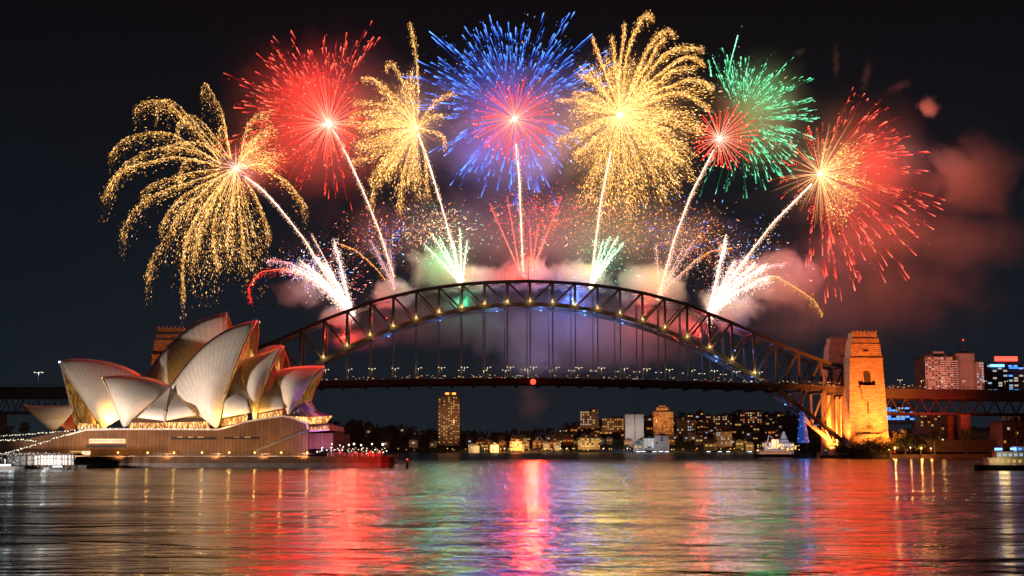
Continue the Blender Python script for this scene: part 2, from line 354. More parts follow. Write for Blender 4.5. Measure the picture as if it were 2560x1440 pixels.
crackle(r_, FWP(770, 670), 26, 500, [BLUE, SKYB, WHITE, RED]); crackle(r_, FWP(840, 700), 30, 300, [WHITE, PINK])
r_, c = mine(1772, 783, "white fan of sparks fired up and right from the bridge arch near the pylons")
core(r_, c, 2.0); fan(r_, 1772, 783, [(1815, 600), (1838, 650), (1868, 640), (1890, 655), (1915, 660), (1925, 690)], 12, 1.0, WH, V3(2.2, 1.2, .8), 1100, 2.4)
fan(r_, 1772, 783, [(1815, 585)], 4, .5, WH, PALEGOLD, 300, 1.0); fan(r_, 1772, 783, [(1965, 657)], 26, .55, WH, RED, 500, 1.3)
comet(r_, [(1880, 700), (1940, 690), (1990, 720), (2035, 750), (2057, 785)], .35, .12, PALEGOLD, ORANGE, 500, 2.0, "spark_jet", GOLD)
comet(r_, [(1700, 690), (1735, 655), (1775, 628), (1830, 620)], .18, .4, GOLD, ORANGE, 200, .7, "spark_jet")
crackle(r_, FWP(1870, 620), 30, 200, [BLUE, SKYB, WHITE]); crackle(r_, FWP(1850, 690), 34, 600, [WHITE, PINK, ORANGE])
r_, c = mine(1155, 712, "green and white mine of sparks on the arch below the feathered golden burst")
core(r_, c, 1.8); fan(r_, 1155, 712, [(1060, 610), (1080, 585), (1098, 590), (1118, 565), (1132, 600), (1150, 570), (1168, 600)], 5, .8, V3(3, 2.6, 1.8), V3(1.2, 2.2, 1.3), 300, 1.4)
crackle(r_, FWP(1080, 570), 26, 900, [PALEGOLD, GOLD, WHITE]); crackle(r_, FWP(1120, 590), 44, 260, [GREEN, PALEGREEN, PALEGREEN])
r_, c = mine(1310, 690, "red mine of straight spark jets at the crown of the arch")
core(r_, c, 1.2, V3(2.5, .6, .4)); fan(r_, 1300, 680, [(1225, 510), (1268, 490)], 2, .38, V3(1.6, .8, .5), RED * 1.2, 220, .8); fan(r_, 1330, 680, [(1405, 490), (1345, 560), (1362, 590), (1325, 570)], 2, .38, V3(1.6, .8, .5), RED * 1.2, 220, .8)
crackle(r_, FWP(1345, 545), 30, 1100, [RED, ORANGE, RED, PINK]); crackle(r_, FWP(1300, 575), 46, 90, [BLUE, WHITE, PINK])
r_, c = mine(1477, 715, "green and gold mine of sparks on the arch below the largest golden burst")
core(r_, c, 1.8); fan(r_, 1477, 715, [(1560, 605), (1545, 590), (1525, 590), (1508, 600), (1490, 595), (1540, 620)], 3, .75, V3(2.6, 2.4, 1.6), V3(.9, 2.4, 1.7), 260, 1.2)
crackle(r_, FWP(1530, 565), 42, 1300, [PALEGOLD, GOLD, PALEGOLD, ORANGE]); crackle(r_, FWP(1510, 640), 24, 200, [GREEN, PALEGREEN])
r_, c = mine(1645, 745, "blue and orange mine of sparks on the right shoulder of the arch")
core(r_, c, 1.4, V3(2.6, 1.6, .8)); fan(r_, 1650, 735, [(1640, 610), (1685, 620), (1710, 615), (1735, 600), (1750, 640)], 2, .4, V3(1.8, .9, .5), V3(1.3, .8, .8), 400, 2.0)
crackle(r_, FWP(1720, 600), 32, 1000, [PALEGOLD, ORANGE, GOLD, PINK]); crackle(r_, FWP(1700, 590), 40, 240, [BLUE, SKYB, BLUE])
r_, c = mine(985, 722, "faint blue and orange mine of sparks on the left shoulder of the arch")
core(r_, c, .8, V3(2, 1, .6)); fan(r_, 985, 715, [(925, 600), (955, 590), (940, 620), (975, 620)], 2, .35, V3(1.2, .6, .4), V3(1.1, .6, .8), 400, 2.0)
crackle(r_, FWP(940, 590), 30, 450, [PINK, ORANGE, PALEGOLD]); crackle(r_, FWP(965, 595), 24, 200, [BLUE, SKYB])
# light given off by the bursts, plus added lamps that brighten the smoke
LR = (1, .018, .010); LG = (1, .47, .10); LB = (.012, .10, 1); LN = (.02, 1, .28); LP = (1, .30, .16); LW = (1, .66, .42)
M = 1e6
for (px, py, p, col, rr) in [
    (520, 440, .30, (1, .43, .08), 22), (610, 430, .14, LP, 12), (770, 220, 2.4, LR, 28), (820, 320, .35, (1, .08, .05), 14), (700, 400, 1.4, LR, 24), (880, 450, .7, LR, 22),
    (1030, 300, .8, LG, 20), (1180, 180, .7, LB, 24), (1400, 160, .4, LB, 24), (1287, 300, .4, (1, .04, .02), 16), (1180, 400, .5, LB, 22), (1340, 430, .35, LB, 22),
    (1560, 270, 1.9, (1, .43, .08), 24), (1500, 420, 1.3, (1, .43, .08), 20), (1920, 230, .5, LN, 24), (1900, 420, .2, LN, 18), (1810, 340, .5, (1, .06, .04), 14),
    (2060, 430, .5, (1, .4, .25), 14), (1410, 800, .26, (.16, .34, 1), 20), (2190, 400, 2.5, LR, 30), (2080, 560, 1.2, LR, 24), (2290, 380, .16, (1, .72, .62), 14),  # the blue lamp and the palest one are added for the smoke
    (875, 740, .15, LW, 12), (820, 690, .15, LW, 16), (1150, 680, .25, LG, 12), (1110, 640, .4, LN, 14), (1320, 650, .7, LR, 12), (1478, 680, .25, LG, 12), (1510, 640, .28, LN, 12),
    (1650, 690, .3, LG, 12), (1700, 620, .3, LW, 14), (1785, 740, .35, LW, 14), (1850, 680, .4, (1, .5, .38), 18), (960, 620, .2, LP, 12), (1200, 672, .06, (1, .82, .7), 8), (1345, 668, .06, (1, .75, .65), 8), (1440, 668, .06, (1, .85, .7), 8), (1600, 690, .06, (1, .8, .7), 8), (1010, 700, .05, (1, .75, .65), 8), (1860, 740, .07, (1, .7, .62), 8), (790, 720, .05, (.5, .65, 1), 8), (2020, 640, .12, (.7, .62, .9), 20)]:  # the weakest lamps in this row are added to pale the smoke
    burst_fill_lamp(FWP(px, py), p * M, col, rr)
# ================================================================== mesh builder
class MB:
    def __init__(s): s.v = []; s.f = []
    def add(s, v, f):
        n = len(s.v); s.v += [tuple(p) for p in v]; s.f += [tuple(i + n for i in q) for q in f]; return s
    def box(s, c, size, rz=0.0, taper=1.0):
        hx, hy, hz = [k / 2 for k in size]; c = Vector(c); R = Matrix.Rotation(rz, 3, 'Z'); v = []
        for z in (-1, 1):
            t = taper if z > 0 else 1.0
            for x, y in ((-1, -1), (1, -1), (1, 1), (-1, 1)):
                v.append(c + R @ Vector((x * hx * t, y * hy * t, z * hz)))
        return s.add(v, [(3, 2, 1, 0), (4, 5, 6, 7), (0, 1, 5, 4), (1, 2, 6, 5), (2, 3, 7, 6), (3, 0, 4, 7)])
    def bar(s, a, b, w, h=None, w2=None):
        """rectangular beam a -> b; w across, h in the vertical plane"""
        a, b = Vector(a), Vector(b); h = h or w; t = (b - a).normalized()
        up = Vector((0, 0, 1)) if abs(t.z) < .95 else Vector((1, 0, 0))
        x = t.cross(up).normalized(); y = x.cross(t).normalized(); v = []
        for p, k in ((a, 1), (b, (w2 or w) / w)):
            for i, j in ((-1, -1), (1, -1), (1, 1), (-1, 1)): v.append(p + x * i * w / 2 * k + y * j * h / 2 * k)
        return s.add(v, [(3, 2, 1, 0), (4, 5, 6, 7), (0, 1, 5, 4), (1, 2, 6, 5), (2, 3, 7, 6), (3, 0, 4, 7)])
    def tube(s, pts, r, n=8, r2=None):
        pts = [Vector(p) for p in pts]; v = []; f = []; L = len(pts)
        for i, p in enumerate(pts):
            t = (pts[min(i + 1, L - 1)] - pts[max(i - 1, 0)]).normalized()
            up = Vector((0, 0, 1)) if abs(t.z) < .95 else Vector((1, 0, 0))
            x = t.cross(up).normalized(); y = x.cross(t).normalized(); rr = r if r2 is None else lerp(r, r2, i / (L - 1))
            for k in range(n):
                a = 2 * math.pi * k / n; v.append(p + (x * math.cos(a) + y * math.sin(a)) * rr)
        for i in range(L - 1):
            for k in range(n): f.append((i * n + k, i * n + (k + 1) % n, (i + 1) * n + (k + 1) % n, (i + 1) * n + k))
        f.append(tuple(range(n))[::-1]); f.append(tuple((L - 1) * n + k for k in range(n)))
        return s.add(v, f)
    def ball(s, c, r, n=8, sz=1.0):
        c = Vector(c); v = []; f = []
        for i in range(1, n // 2 + 1):
            ph = math.pi * i / (n // 2 + 1)
            for k in range(n):
                a = 2 * math.pi * k / n; v.append(c + Vector((math.sin(ph) * math.cos(a), math.sin(ph) * math.sin(a), math.cos(ph) * sz)) * r)
        m = n // 2
        for i in range(m - 1):
            for k in range(n): f.append((i * n + k, (i + 1) * n + k, (i + 1) * n + (k + 1) % n, i * n + (k + 1) % n))
        v += [c + Vector((0, 0, r * sz)), c - Vector((0, 0, r * sz))]; a, b = len(v) - 2, len(v) - 1
        for k in range(n): f.append((a, k, (k + 1) % n)); f.append((b, (m - 1) * n + (k + 1) % n, (m - 1) * n + k))
        return s.add(v, f)
    def extrude(s, poly, vec):
        """closed polygon (world points) pushed along vec"""
        n = len(poly); vec = Vector(vec); v = [Vector(p) for p in poly] + [Vector(p) + vec for p in poly]
        f = [tuple(range(n)), tuple(range(2 * n - 1, n - 1, -1))] + [(i, i + n, (i + 1) % n + n, (i + 1) % n) for i in range(n)]
        return s.add(v, f)
    def grid(s, G):
        """G: list of rows of points"""
        n = len(G[0]); v = [p for r in G for p in r]
        f = [(i * n + j, i * n + j + 1, (i + 1) * n + j + 1, (i + 1) * n + j) for i in range(len(G) - 1) for j in range(n - 1)]
        return s.add(v, f)
    def link(s, name, m, parent=None, smooth=False, label=None, kind=None, solid=0):
        base = parent.matrix_basis.copy() if parent is not None else Matrix()
        if parent is not None and parent.parent is not None: base = parent.parent.matrix_basis @ base
        inv = base.inverted()
        me = bpy.data.meshes.new(name); me.from_pydata([inv @ Vector(p) for p in s.v], [], s.f); me.update()
        if smooth:
            for p in me.polygons: p.use_smooth = True
        o = link_mesh(name, me, m, parent)
        if label: o["label"] = label
        if kind: o["kind"] = kind
        if solid:
            md = o.modifiers.new("thickness", 'SOLIDIFY'); md.thickness = solid; md.offset = 0
        return o
def cr(pts, n):
    """Catmull-Rom through pts, n samples by arc length"""
    P = [np.array(p, float) for p in pts]; P = [2 * P[0] - P[1]] + P + [2 * P[-1] - P[-2]]; o = []
    for i in range(1, len(P) - 2):
        for t in np.linspace(0, 1, 12, endpoint=False):
            a, b, c, d = P[i - 1:i + 3]
            o.append(.5 * (2 * b + (c - a) * t + (2 * a - 5 * b + 4 * c - d) * t * t + (3 * b - a - 3 * c + d) * t ** 3))
    o.append(P[-2]); o = np.array(o); L = np.r_[0, np.cumsum(np.linalg.norm(np.diff(o, axis=0), axis=1))]
    u = np.linspace(0, L[-1], n); return np.stack([np.interp(u, L, o[:, k]) for k in range(o.shape[1])], 1)
def noisemat(name, c1, c2, scale, rough=.8, bump=0.0, stretch=(1, 1, 1), detail=6, metal=0):
    m = mat(name, c1, rough, metal); n = m.node_tree; b = n.nodes["Principled BSDF"]
    tc = n.nodes.new("ShaderNodeTexCoord"); mp = n.nodes.new("ShaderNodeMapping"); mp.inputs[3].default_value = stretch
    nz = n.nodes.new("ShaderNodeTexNoise"); nz.inputs["Scale"].default_value = scale; nz.inputs["Detail"].default_value = detail
    rp = n.nodes.new("ShaderNodeValToRGB"); rp.color_ramp.elements[0].color = (*c1, 1); rp.color_ramp.elements[1].color = (*c2, 1)
    rp.color_ramp.elements[0].position = .35; rp.color_ramp.elements[1].position = .68
    n.links.new(tc.outputs["Object"], mp.inputs[0]); n.links.new(mp.outputs[0], nz.inputs[0]); n.links.new(nz.outputs[0], rp.inputs[0]); n.links.new(rp.outputs[0], b.inputs["Base Color"])
    if bump:
        bp = n.nodes.new("ShaderNodeBump"); bp.inputs["Distance"].default_value = bump; n.links.new(nz.outputs[0], bp.inputs["Height"]); n.links.new(bp.outputs[0], b.inputs["Normal"])
    return m
def brickmat(name, c1, c2, mortar, sx, sz, rough=.85, msize=.03, offset=.5, bump=.05, blot=.5):
    """courses of blocks on upright faces: x+y along, z up"""
    m = mat(name, c1, rough); n = m.node_tree; b = n.nodes["Principled BSDF"]
    tc = n.nodes.new("ShaderNodeTexCoord"); sp_ = n.nodes.new("ShaderNodeSeparateXYZ"); ad = n.nodes.new("ShaderNodeMath"); ad.operation = 'ADD'
    cb = n.nodes.new("ShaderNodeCombineXYZ"); br = n.nodes.new("ShaderNodeTexBrick")
    n.links.new(tc.outputs["Object"], sp_.inputs[0]); n.links.new(sp_.outputs[0], ad.inputs[0]); n.links.new(sp_.outputs[1], ad.inputs[1])
    n.links.new(ad.outputs[0], cb.inputs[0]); n.links.new(sp_.outputs[2], cb.inputs[1]); n.links.new(cb.outputs[0], br.inputs[0])
    br.inputs["Color1"].default_value = (*c1, 1); br.inputs["Color2"].default_value = (*c2, 1); br.inputs["Mortar"].default_value = (*mortar, 1)
    br.inputs["Scale"].default_value = 1; br.inputs["Mortar Size"].default_value = msize; br.inputs["Brick Width"].default_value = sx; br.inputs["Row Height"].default_value = sz
    br.offset = offset
    nz = n.nodes.new("ShaderNodeTexNoise"); nz.inputs["Scale"].default_value = .25; nz.inputs["Detail"].default_value = 8
    mx = n.nodes.new("ShaderNodeMix"); mx.data_type = 'RGBA'; mx.blend_type = 'MULTIPLY'; mx.inputs[0].default_value = blot
    rp = n.nodes.new("ShaderNodeValToRGB"); rp.color_ramp.elements[0].color = (.45, .45, .45, 1); rp.color_ramp.elements[0].position = .3; rp.color_ramp.elements[1].position = .65
    n.links.new(tc.outputs["Object"], nz.inputs[0]); n.links.new(nz.outputs[0], rp.inputs[0]); n.links.new(br.outputs[0], mx.inputs[6]); n.links.new(rp.outputs[0], mx.inputs[7])
    n.links.new(mx.outputs[2], b.inputs["Base Color"])
    bp = n.nodes.new("ShaderNodeBump"); bp.inputs["Distance"].default_value = bump; n.links.new(br.outputs["Fac"], bp.inputs["Height"]); bp.invert = True; n.links.new(bp.outputs[0], b.inputs["Normal"])
    return m
def glow(name, col, s):
    m = mat(name, (.02, .02, .02), .5, emis=col, es=s); m.cycles.emission_sampling = 'NONE'; return m
G_WHITE = glow("lamp_white", (1, .86, .62), 3.5); G_GOLD = glow("lamp_gold", (1, .6, .16), 1.8); G_STREET = glow("street_white", (1, .86, .62), 1.7); G_RED = glow("lamp_red", (1, .03, .015), 5); G_BLUE = glow("lamp_blue", (.12, .35, 1), 4); G_COOL = glow("lamp_cool", (.7, .88, 1), 4)
G_ORANGE = glow("lamp_orange", (1, .32, .05), 3)
STEEL = noisemat("painted_steel", (.044, .039, .033), (.075, .067, .057), .6, .5, metal=.0)
DARKSTEEL = noisemat("dark_steel", (.025, .023, .022), (.045, .04, .038), .4, .5)
GRANITE = brickmat("granite_blocks", (.44, .34, .25), (.27, .2, .15), (.10, .08, .06), 3.4, 1.5, msize=.12, blot=.35)
CONC = noisemat("concrete", (.25, .22, .2), (.36, .32, .29), .2, .8)
GROUND = noisemat("dark_soil", (.03, .035, .02), (.06, .05, .03), .02, .9)
def windows(root, meshes, spots):
    pass
# ================================================================== water
def water():
    m = mat("harbour_water", (.003, .006, .009), .2); n = m.node_tree; b = n.nodes["Principled BSDF"]; b.inputs["IOR"].default_value = 1.33
    g = n.nodes.new("ShaderNodeNewGeometry")
    def nz(scale, det, st=(1, 1, 1), dist=0.0):
        mp = n.nodes.new("ShaderNodeMapping"); mp.inputs[3].default_value = st; t = n.nodes.new("ShaderNodeTexNoise")
        t.inputs["Scale"].default_value = scale; t.inputs["Detail"].default_value = det; t.inputs["Distortion"].default_value = dist
        n.links.new(g.outputs["Position"], mp.inputs[0]); n.links.new(mp.outputs[0], t.inputs[0]); return t.outputs[0]
    def mth(op, a, bb):
        x = n.nodes.new("ShaderNodeMath"); x.operation = op
        for i, k in enumerate((a, bb)):
            if isinstance(k, (int, float)): x.inputs[i].default_value = k
            else: n.links.new(k, x.inputs[i])
        return x.outputs[0]
    h = mth('MULTIPLY', nz(.028, 2, (.4, 1, 1), .6), 3.2)
    for sc_, dt_, st_, ds_, am_ in ((.12, 3, (.45, 1, 1), .8, WA), (.55, 4, (.6, 1, 1), .8, WB), (2.6, 3, (.7, 1, 1), 0, WC)):
        h = mth('ADD', h, mth('MULTIPLY', nz(sc_, dt_, st_, ds_), am_))
    bp = n.nodes.new("ShaderNodeBump"); bp.inputs["Distance"].default_value = 1.0; bp.inputs["Strength"].default_value = 1.0
    n.links.new(h, bp.inputs["Height"]); n.links.new(bp.outputs[0], b.inputs["Normal"])
    rr = n.nodes.new("ShaderNodeMapRange"); rr.inputs[1].default_value = .38; rr.inputs[2].default_value = .6; rr.inputs[3].default_value = WR0; rr.inputs[4].default_value = WR1
    n.links.new(nz(.035, 4, (.35, 1, 1), 1.0), rr.inputs[0]); n.links.new(rr.outputs[0], b.inputs["Roughness"])
    mb = MB(); mb.grid([[(x, y, 0) for x in (-9000, -600, 0, 600, 9000)] for y in (20, 600, 2400, 12000)])
    o = mb.link("water", m); o["kind"] = "structure"
WA, WB, WC, WR0, WR1 = 1.35, .2, .03, .10, .21
water()
# seabed/land base sheet under everything reaching the horizon
o = MB().grid([[(x, y, -3) for x in (-12000, 12000)] for y in (-200, 14000)]).link("ground", GROUND); o["kind"] = "structure"
# ================================================================== smoke
def smoke(label, px, py, rx, rz, ry, dens, scale=.02, thr=.45, dy=0, col=(.8, .8, .85), seed=0.0, soft=1.0, step=1.0, tilt=0, aniso=0.0, cx=1.0, name="smoke_cloud", detail=6, cat="smoke"):
    m = bpy.data.materials.new("smoke_" + str(len(bpy.data.materials))); m.use_nodes = True; n = m.node_tree; n.nodes.clear()
    o_ = n.nodes.new("ShaderNodeOutputMaterial"); v = n.nodes.new("ShaderNodeVolumeScatter"); v.inputs["Color"].default_value = (*col, 1); v.inputs["Anisotropy"].default_value = aniso
    tc = n.nodes.new("ShaderNodeTexCoord"); ln = n.nodes.new("ShaderNodeVectorMath"); ln.operation = 'LENGTH'
    n.links.new(tc.outputs["Object"], ln.inputs[0])
    fo = n.nodes.new("ShaderNodeMapRange"); fo.interpolation_type = 'SMOOTHSTEP'; fo.inputs[1].default_value = 1.0; fo.inputs[2].default_value = 1 - soft; fo.inputs[3].default_value = 0; fo.inputs[4].default_value = 1
    n.links.new(ln.outputs["Value"], fo.inputs[0])
    g = n.nodes.new("ShaderNodeNewGeometry"); mp = n.nodes.new("ShaderNodeMapping"); mp.inputs[1].default_value = (seed * 91, seed * 37, seed * 53)
    tx = n.nodes.new("ShaderNodeTexNoise"); tx.inputs["Scale"].default_value = scale; tx.inputs["Detail"].default_value = detail; tx.inputs["Roughness"].default_value = .62; tx.inputs["Distortion"].default_value = 1.2
    n.links.new(g.outputs["Position"], mp.inputs[0]); n.links.new(mp.outputs[0], tx.inputs[0])
    # noise + falloff -> billowing edge
    ad = n.nodes.new("ShaderNodeMath"); ad.operation = 'MULTIPLY_ADD'; ad.inputs[1].default_value = .45; n.links.new(fo.outputs[0], ad.inputs[0]); n.links.new(tx.outputs[0], ad.inputs[2])
    r = n.nodes.new("ShaderNodeMapRange"); r.inputs[1].default_value = thr + .22; r.inputs[2].default_value = thr + .22 + .28 * cx; r.inputs[3].default_value = 0; r.inputs[4].default_value = dens
    n.links.new(ad.outputs[0], r.inputs[0])
    mu = n.nodes.new("ShaderNodeMath"); mu.operation = 'MULTIPLY'; n.links.new(r.outputs[0], mu.inputs[0]); n.links.new(fo.outputs[0], mu.inputs[1])
    n.links.new(mu.outputs[0], v.inputs["Density"]); n.links.new(v.outputs[0], o_.inputs["Volume"])
    m.cycles.volume_step_rate = step
    mb = MB().ball((0, 0, 0), 1.0, 16); o = mb.link(name, m); c = FWP(px, py, dy); o.location = c; o.scale = (rx, ry, rz); o.rotation_euler = (0, tilt, 0)
    tag(o, label, cat, kind="stuff"); return o
# ================================================================== harbour bridge
B0 = Vector((13, 1050, 0)); BD = Vector((BDX, BDY, 0)); BT = Vector((-BDY, BDX, 0))
def BP(a, t, z): return B0 + BD * a + BT * t + Vector((0, 0, z))
NP = 28; PL = 17.7; HT = 15.0
def zu(u): return float(np.interp(abs(u), [0, .12, .25, .38, .5, .643, .786, .9, 1], [137.5, 136.6, 133.8, 128, 120, 106, 90, 79, 71]))
def zl(u): return 119.5 - 108 * u * u
def zdeck(a): return 61.5 - 7.5 * min(1.0, (abs(a) / 300) ** 1.6) - max(0, abs(a) - 300) * .004
bridge = empty("arch_bridge", BP(0, 0, 0), "huge dark steel arch bridge spanning the harbour under the fireworks", "bridge")
for t in (-HT, HT):
    top = MB(); bot = MB(); N = [(i - NP // 2) for i in range(NP + 1)]
    pu = [BP(i * PL, t, zu(i / 14)) for i in N]; pl = [BP(i * PL, t, zl(i / 14)) for i in N]
    for i in range(NP):
        top.bar(pu[i], pu[i + 1], 1.8, 2.5); bot.bar(pl[i], pl[i + 1], 2.0, 3.2)
    top.link("top_chord", STEEL, bridge); bot.link("bottom_chord", STEEL, bridge)
    for i in range(NP + 1):
        MB().bar(pl[i], pu[i], 1.9, 1.9).link("truss_post", STEEL, bridge)
    for k in range(NP):
        a, b = (pu[k], pl[k + 1]) if k < NP // 2 else (pl[k], pu[k + 1])
        MB().bar(a, b, 1.2, 1.5).link("diagonal", STEEL, bridge)
    for i in range(1, NP):
        u = i - NP // 2; z = zl(u / 14); zd = zdeck(u * PL)
        if z > zd + 4: MB().bar(BP(u * PL, t, z), BP(u * PL, t, zd - 2), .8).link("hanger", STEEL, bridge)
        elif z < zd - 6: MB().bar(BP(u * PL, t, z), BP(u * PL, t, zd - 3), 1.1).link("column", STEEL, bridge)
for i in range(0, NP + 1):
    u = i - NP // 2
    for nm, zf in (("top_brace", zu), ("bottom_brace", zl)):
        m = MB(); z = zf(u / 14); m.bar(BP(u * PL, -HT, z), BP(u * PL, HT, z), .9, 1.2)
        if i < NP:
            z2 = zf((u + 1) / 14); m.bar(BP(u * PL, -HT, z), BP((u + 1) * PL, HT, z2), .45); m.bar(BP(u * PL, HT, z), BP((u + 1) * PL, -HT, z2), .45)
        m.link(nm, DARKSTEEL, bridge)
# deck of the span and its stringers
m = MB(); st_ = 10; A = list(range(-270, 271, st_))
for a in A[:-1]:
    for t, wd, h, dz in ((0, 44, 1.2, -.6), (-20, 1.2, 3.6, -2.2), (20, 1.2, 3.6, -2.2)):
        m.bar(BP(a, t, zdeck(a) + dz), BP(a + st_, t, zdeck(a + st_) + dz), wd, h)
m.link("deck", DARKSTEEL, bridge)
m = MB()
for a in range(-264, 265, int(PL)): m.box(BP(a, 0, zdeck(a) - 4.6), (1.2, 43, 2.4), BTH)
m.link("cross_girder", DARKSTEEL, bridge, kind="stuff")
m = MB()
for t in (-23, 23):
    for a in A[:-1]:
        for dz in (2.9, 1.4): m.bar(BP(a, t, zdeck(a) + dz), BP(a + st_, t, zdeck(a + st_) + dz), .18)
        for k in (0, 3.3, 6.6): m.bar(BP(a + k, t, zdeck(a + k)), BP(a + k, t, zdeck(a + k) + 2.9), .2)
    for a in A[:-1]: m.bar(BP(a, t, zdeck(a) - .4), BP(a + st_, t, zdeck(a + st_) - .4), 2.6, .7)
m.link("railing", STEEL, bridge)
dash_box = MB().box((0, 0, 0), (2.6, .5, .5)); wl = dash_box.link("vehicle_light", G_GOLD, bridge)  # glowing dashes for vehicle lights along the deck edge
me_w = wl.data; me_w2 = me_w.copy(); me_w2.materials.clear(); me_w2.materials.append(G_ORANGE); me_c = me_w.copy(); me_c.materials.clear(); me_c.materials.append(G_WHITE)
for k in range(62):
    o = wl if k == 0 else wl.copy()
    if k: COL.objects.link(o); o.data = [me_w, me_c, me_w, me_w2, me_w][int(rng.integers(5))]
    a = -255 + k * 8.4 + rng.uniform(-2.5, 2.5); o.location = BP(a, -21.4, zdeck(a) - 1.9) - bridge.location; o.rotation_euler = (0, 0, BTH); o.scale = (rng.uniform(.25, .9), 1, .8)
# uplights at the panel points and blue floods along the lower chord
upm = MB().box((0, 0, 0), (1.6, 1.6, .9)).v
up = None
ci = 0
for i in range(2, NP - 1):
    u = i - NP // 2; z = zl(u / 14)
    if z < 60: continue
    p = BP(u * PL, -HT - 1.2, z + 1.9)
    if up is None:
        up = MB().box((0, 0, 0), (.75, .75, .6)).link("floodlight", G_GOLD); o = up
    else:
        o = up.copy(); COL.objects.link(o)
    o.location = p; tag(o, "small gold floodlight shining up a truss post of the arch", "floodlight", "gold floodlights at the feet of the truss posts")
    lamp("floodlight_beam", (0, -1.5, .9), 1700, (1, .6, .2), .4).parent = o
for k, (a, pw) in enumerate([(-110, .5), (-70, .5), (-25, 1.0), (10, 1), (45, 1.2), (75, .7), (150, .6), (178, .3), (205, .15)]):
    z = zl(a / 14 / PL) - 3.2
    o = MB().box((0, 0, 0), (1.2, 1.2, .6)).link("blue_floodlight", G_BLUE); o.location = BP(a, 0, z)
    tag(o, "blue floodlight tucked under the lower chord of the arch", "floodlight", "blue floodlights under the lower chord")
    lamp("blue_beam", (0, 0, .5), 26000 * pw, (.1, .3, 1), 1.0).parent = o
# signal mast and beacons at the crown
mast = empty("signal_mast", BP(0, 0, 138), "thin mast with a red light standing on the crown of the arch", "mast")
MB().bar(BP(0, 0, 138), BP(0, 0, 156), .8, .8, .4).bar(BP(-1.5, 0, 150), BP(1.5, 0, 150), .3).link("pole", STEEL, mast)
MB().ball(BP(0, 0, 156.6), 1.0).link("red_lamp", G_RED, mast)
lamp("mast_light", (0, -2, 19), 12000, (1, .06, .03), 1).parent = mast
cab = empty("maintenance_cradle", BP(-13, 0, 138), "red lit work platform with railing on top of the arch beside the mast", "platform")
MB().box(BP(-13, 0, 139), (20, 12, .6), BTH).link("platform_floor", STEEL, cab)
m = MB()
for a in np.linspace(-22, -4, 7): m.bar(BP(a, -6, 139), BP(a, -6, 141.5), .2)
m.bar(BP(-22, -6, 141.5), BP(-4, -6, 141.5), .2); m.link("railing", STEEL, cab)
for a in (-18, -9): MB().ball(BP(a, -4, 142), .6).link("red_lamp", G_RED, cab)
lamp("cradle_light", (0, -10, 4), 70000, (1, .06, .03), 2).parent = cab
bea = empty("navigation_light", BP(1.5, -23, 57), "big round red navigation light at the middle of the deck edge", "navigation light")
MB().ball(BP(1.5, -24.5, 58.5), 2.1, 12).link("lamp_globe", glow("beacon_red", (1, .03, .012), 6), bea); MB().box(BP(1.5, -23.2, 58.5), (3.6, .8, 4.4), BTH).link("bracket", DARKSTEEL, bea)
o = lamp("beacon_light", (-.1, -4.5, 1.5), 4.5e5, (1, .04, .015), 3, 'SPOT', (-.1, -60, -18), 100, .9); o.parent = bea
smoke_b = None
# street lamps on the deck
sl = empty("street_lamp", BP(0, 0, 0), None, None)
def street_lamp_parts(root, h, arms, gm):
    b = root.location
    m = MB().bar(b, b + Vector((0, 0, h)), .45, .45, .3)
    for s_ in arms: m.bar(b + Vector((0, 0, h)), b + Vector((s_ * 2.2, 0, h + .3)), .22)
    m.link("pole", STEEL, root)
    for s_ in arms: MB().ball(b + Vector((s_ * 2.3, 0, h + .1)), .45, 8, .6).link("lamp_head", gm, root)
protoL = []
def copy_tree(o, parent=None):
    c = o.copy(); COL.objects.link(c); c.parent = parent
    for ch in list(o.children): copy_tree(ch, c)
    return c
bpy.data.objects.remove(sl)
def make_lamp(arms, gm, h=8.5):
    r = empty("street_lamp", (0, 0, 0)); street_lamp_parts(r, h, arms, gm); return r
L1 = make_lamp((-1, 1), G_STREET); L2 = make_lamp((1,), G_STREET); used = set()
for i in range(4, NP - 3):
    u = i - NP // 2; a = u * PL + 2
    for side, t in (("near", -21), ("far", 21)):
        if side == "far" and u < -3: continue
        s0_ = L1 if (i % 3) else L2
        o = s0_ if s0_ not in used else copy_tree(s0_); used.add(s0_)
        o.location = BP(a + (0 if side == "near" else -1), t, zdeck(a)); o.rotation_euler = (0, 0, BTH + rng.uniform(-.2, .2))
        tag(o, "street lamp with a pale glowing head on the %s edge of the bridge deck" % side, "street lamp", "street lamps along the %s edge of the bridge deck" % side)
        if side == "near": lamp("street_light", (0, -1, 8), 900, (1, .8, .5), .5).parent = o
# cars on the deck
def car(root, paint, gm):
    b = root.location
    body = [(-2.3, .4), (-2.3, .95), (-1.5, 1.05), (-.9, 1.5), (.7, 1.5), (1.35, 1.0), (2.3, .85), (2.3, .4)]
    MB().extrude([b + Vector((x, -.85, z)) for x, z in body], (0, 1.7, 0)).link("body", paint, root)
    for x in (-1.4, 1.4): MB().tube([b + Vector((x, -.9, .38)), b + Vector((x, .9, .38))], .38, 10).link("wheel", DARKSTEEL, root)
    for y in (-.6, .6): MB().box(b + Vector((2.32, y, .7)), (.1, .4, .25)).link("headlight", gm, root)
PAINT = [mat("car_paint_" + n_, c_, .3) for n_, c_ in (("white", (.7, .7, .68)), ("dark", (.04, .045, .05)), ("red", (.4, .03, .02)))]
cars = []
for k in range(3): r = empty("parked_car", (0, 0, 0)); car(r, PAINT[k], G_WHITE); cars.append(r)
seen = set()
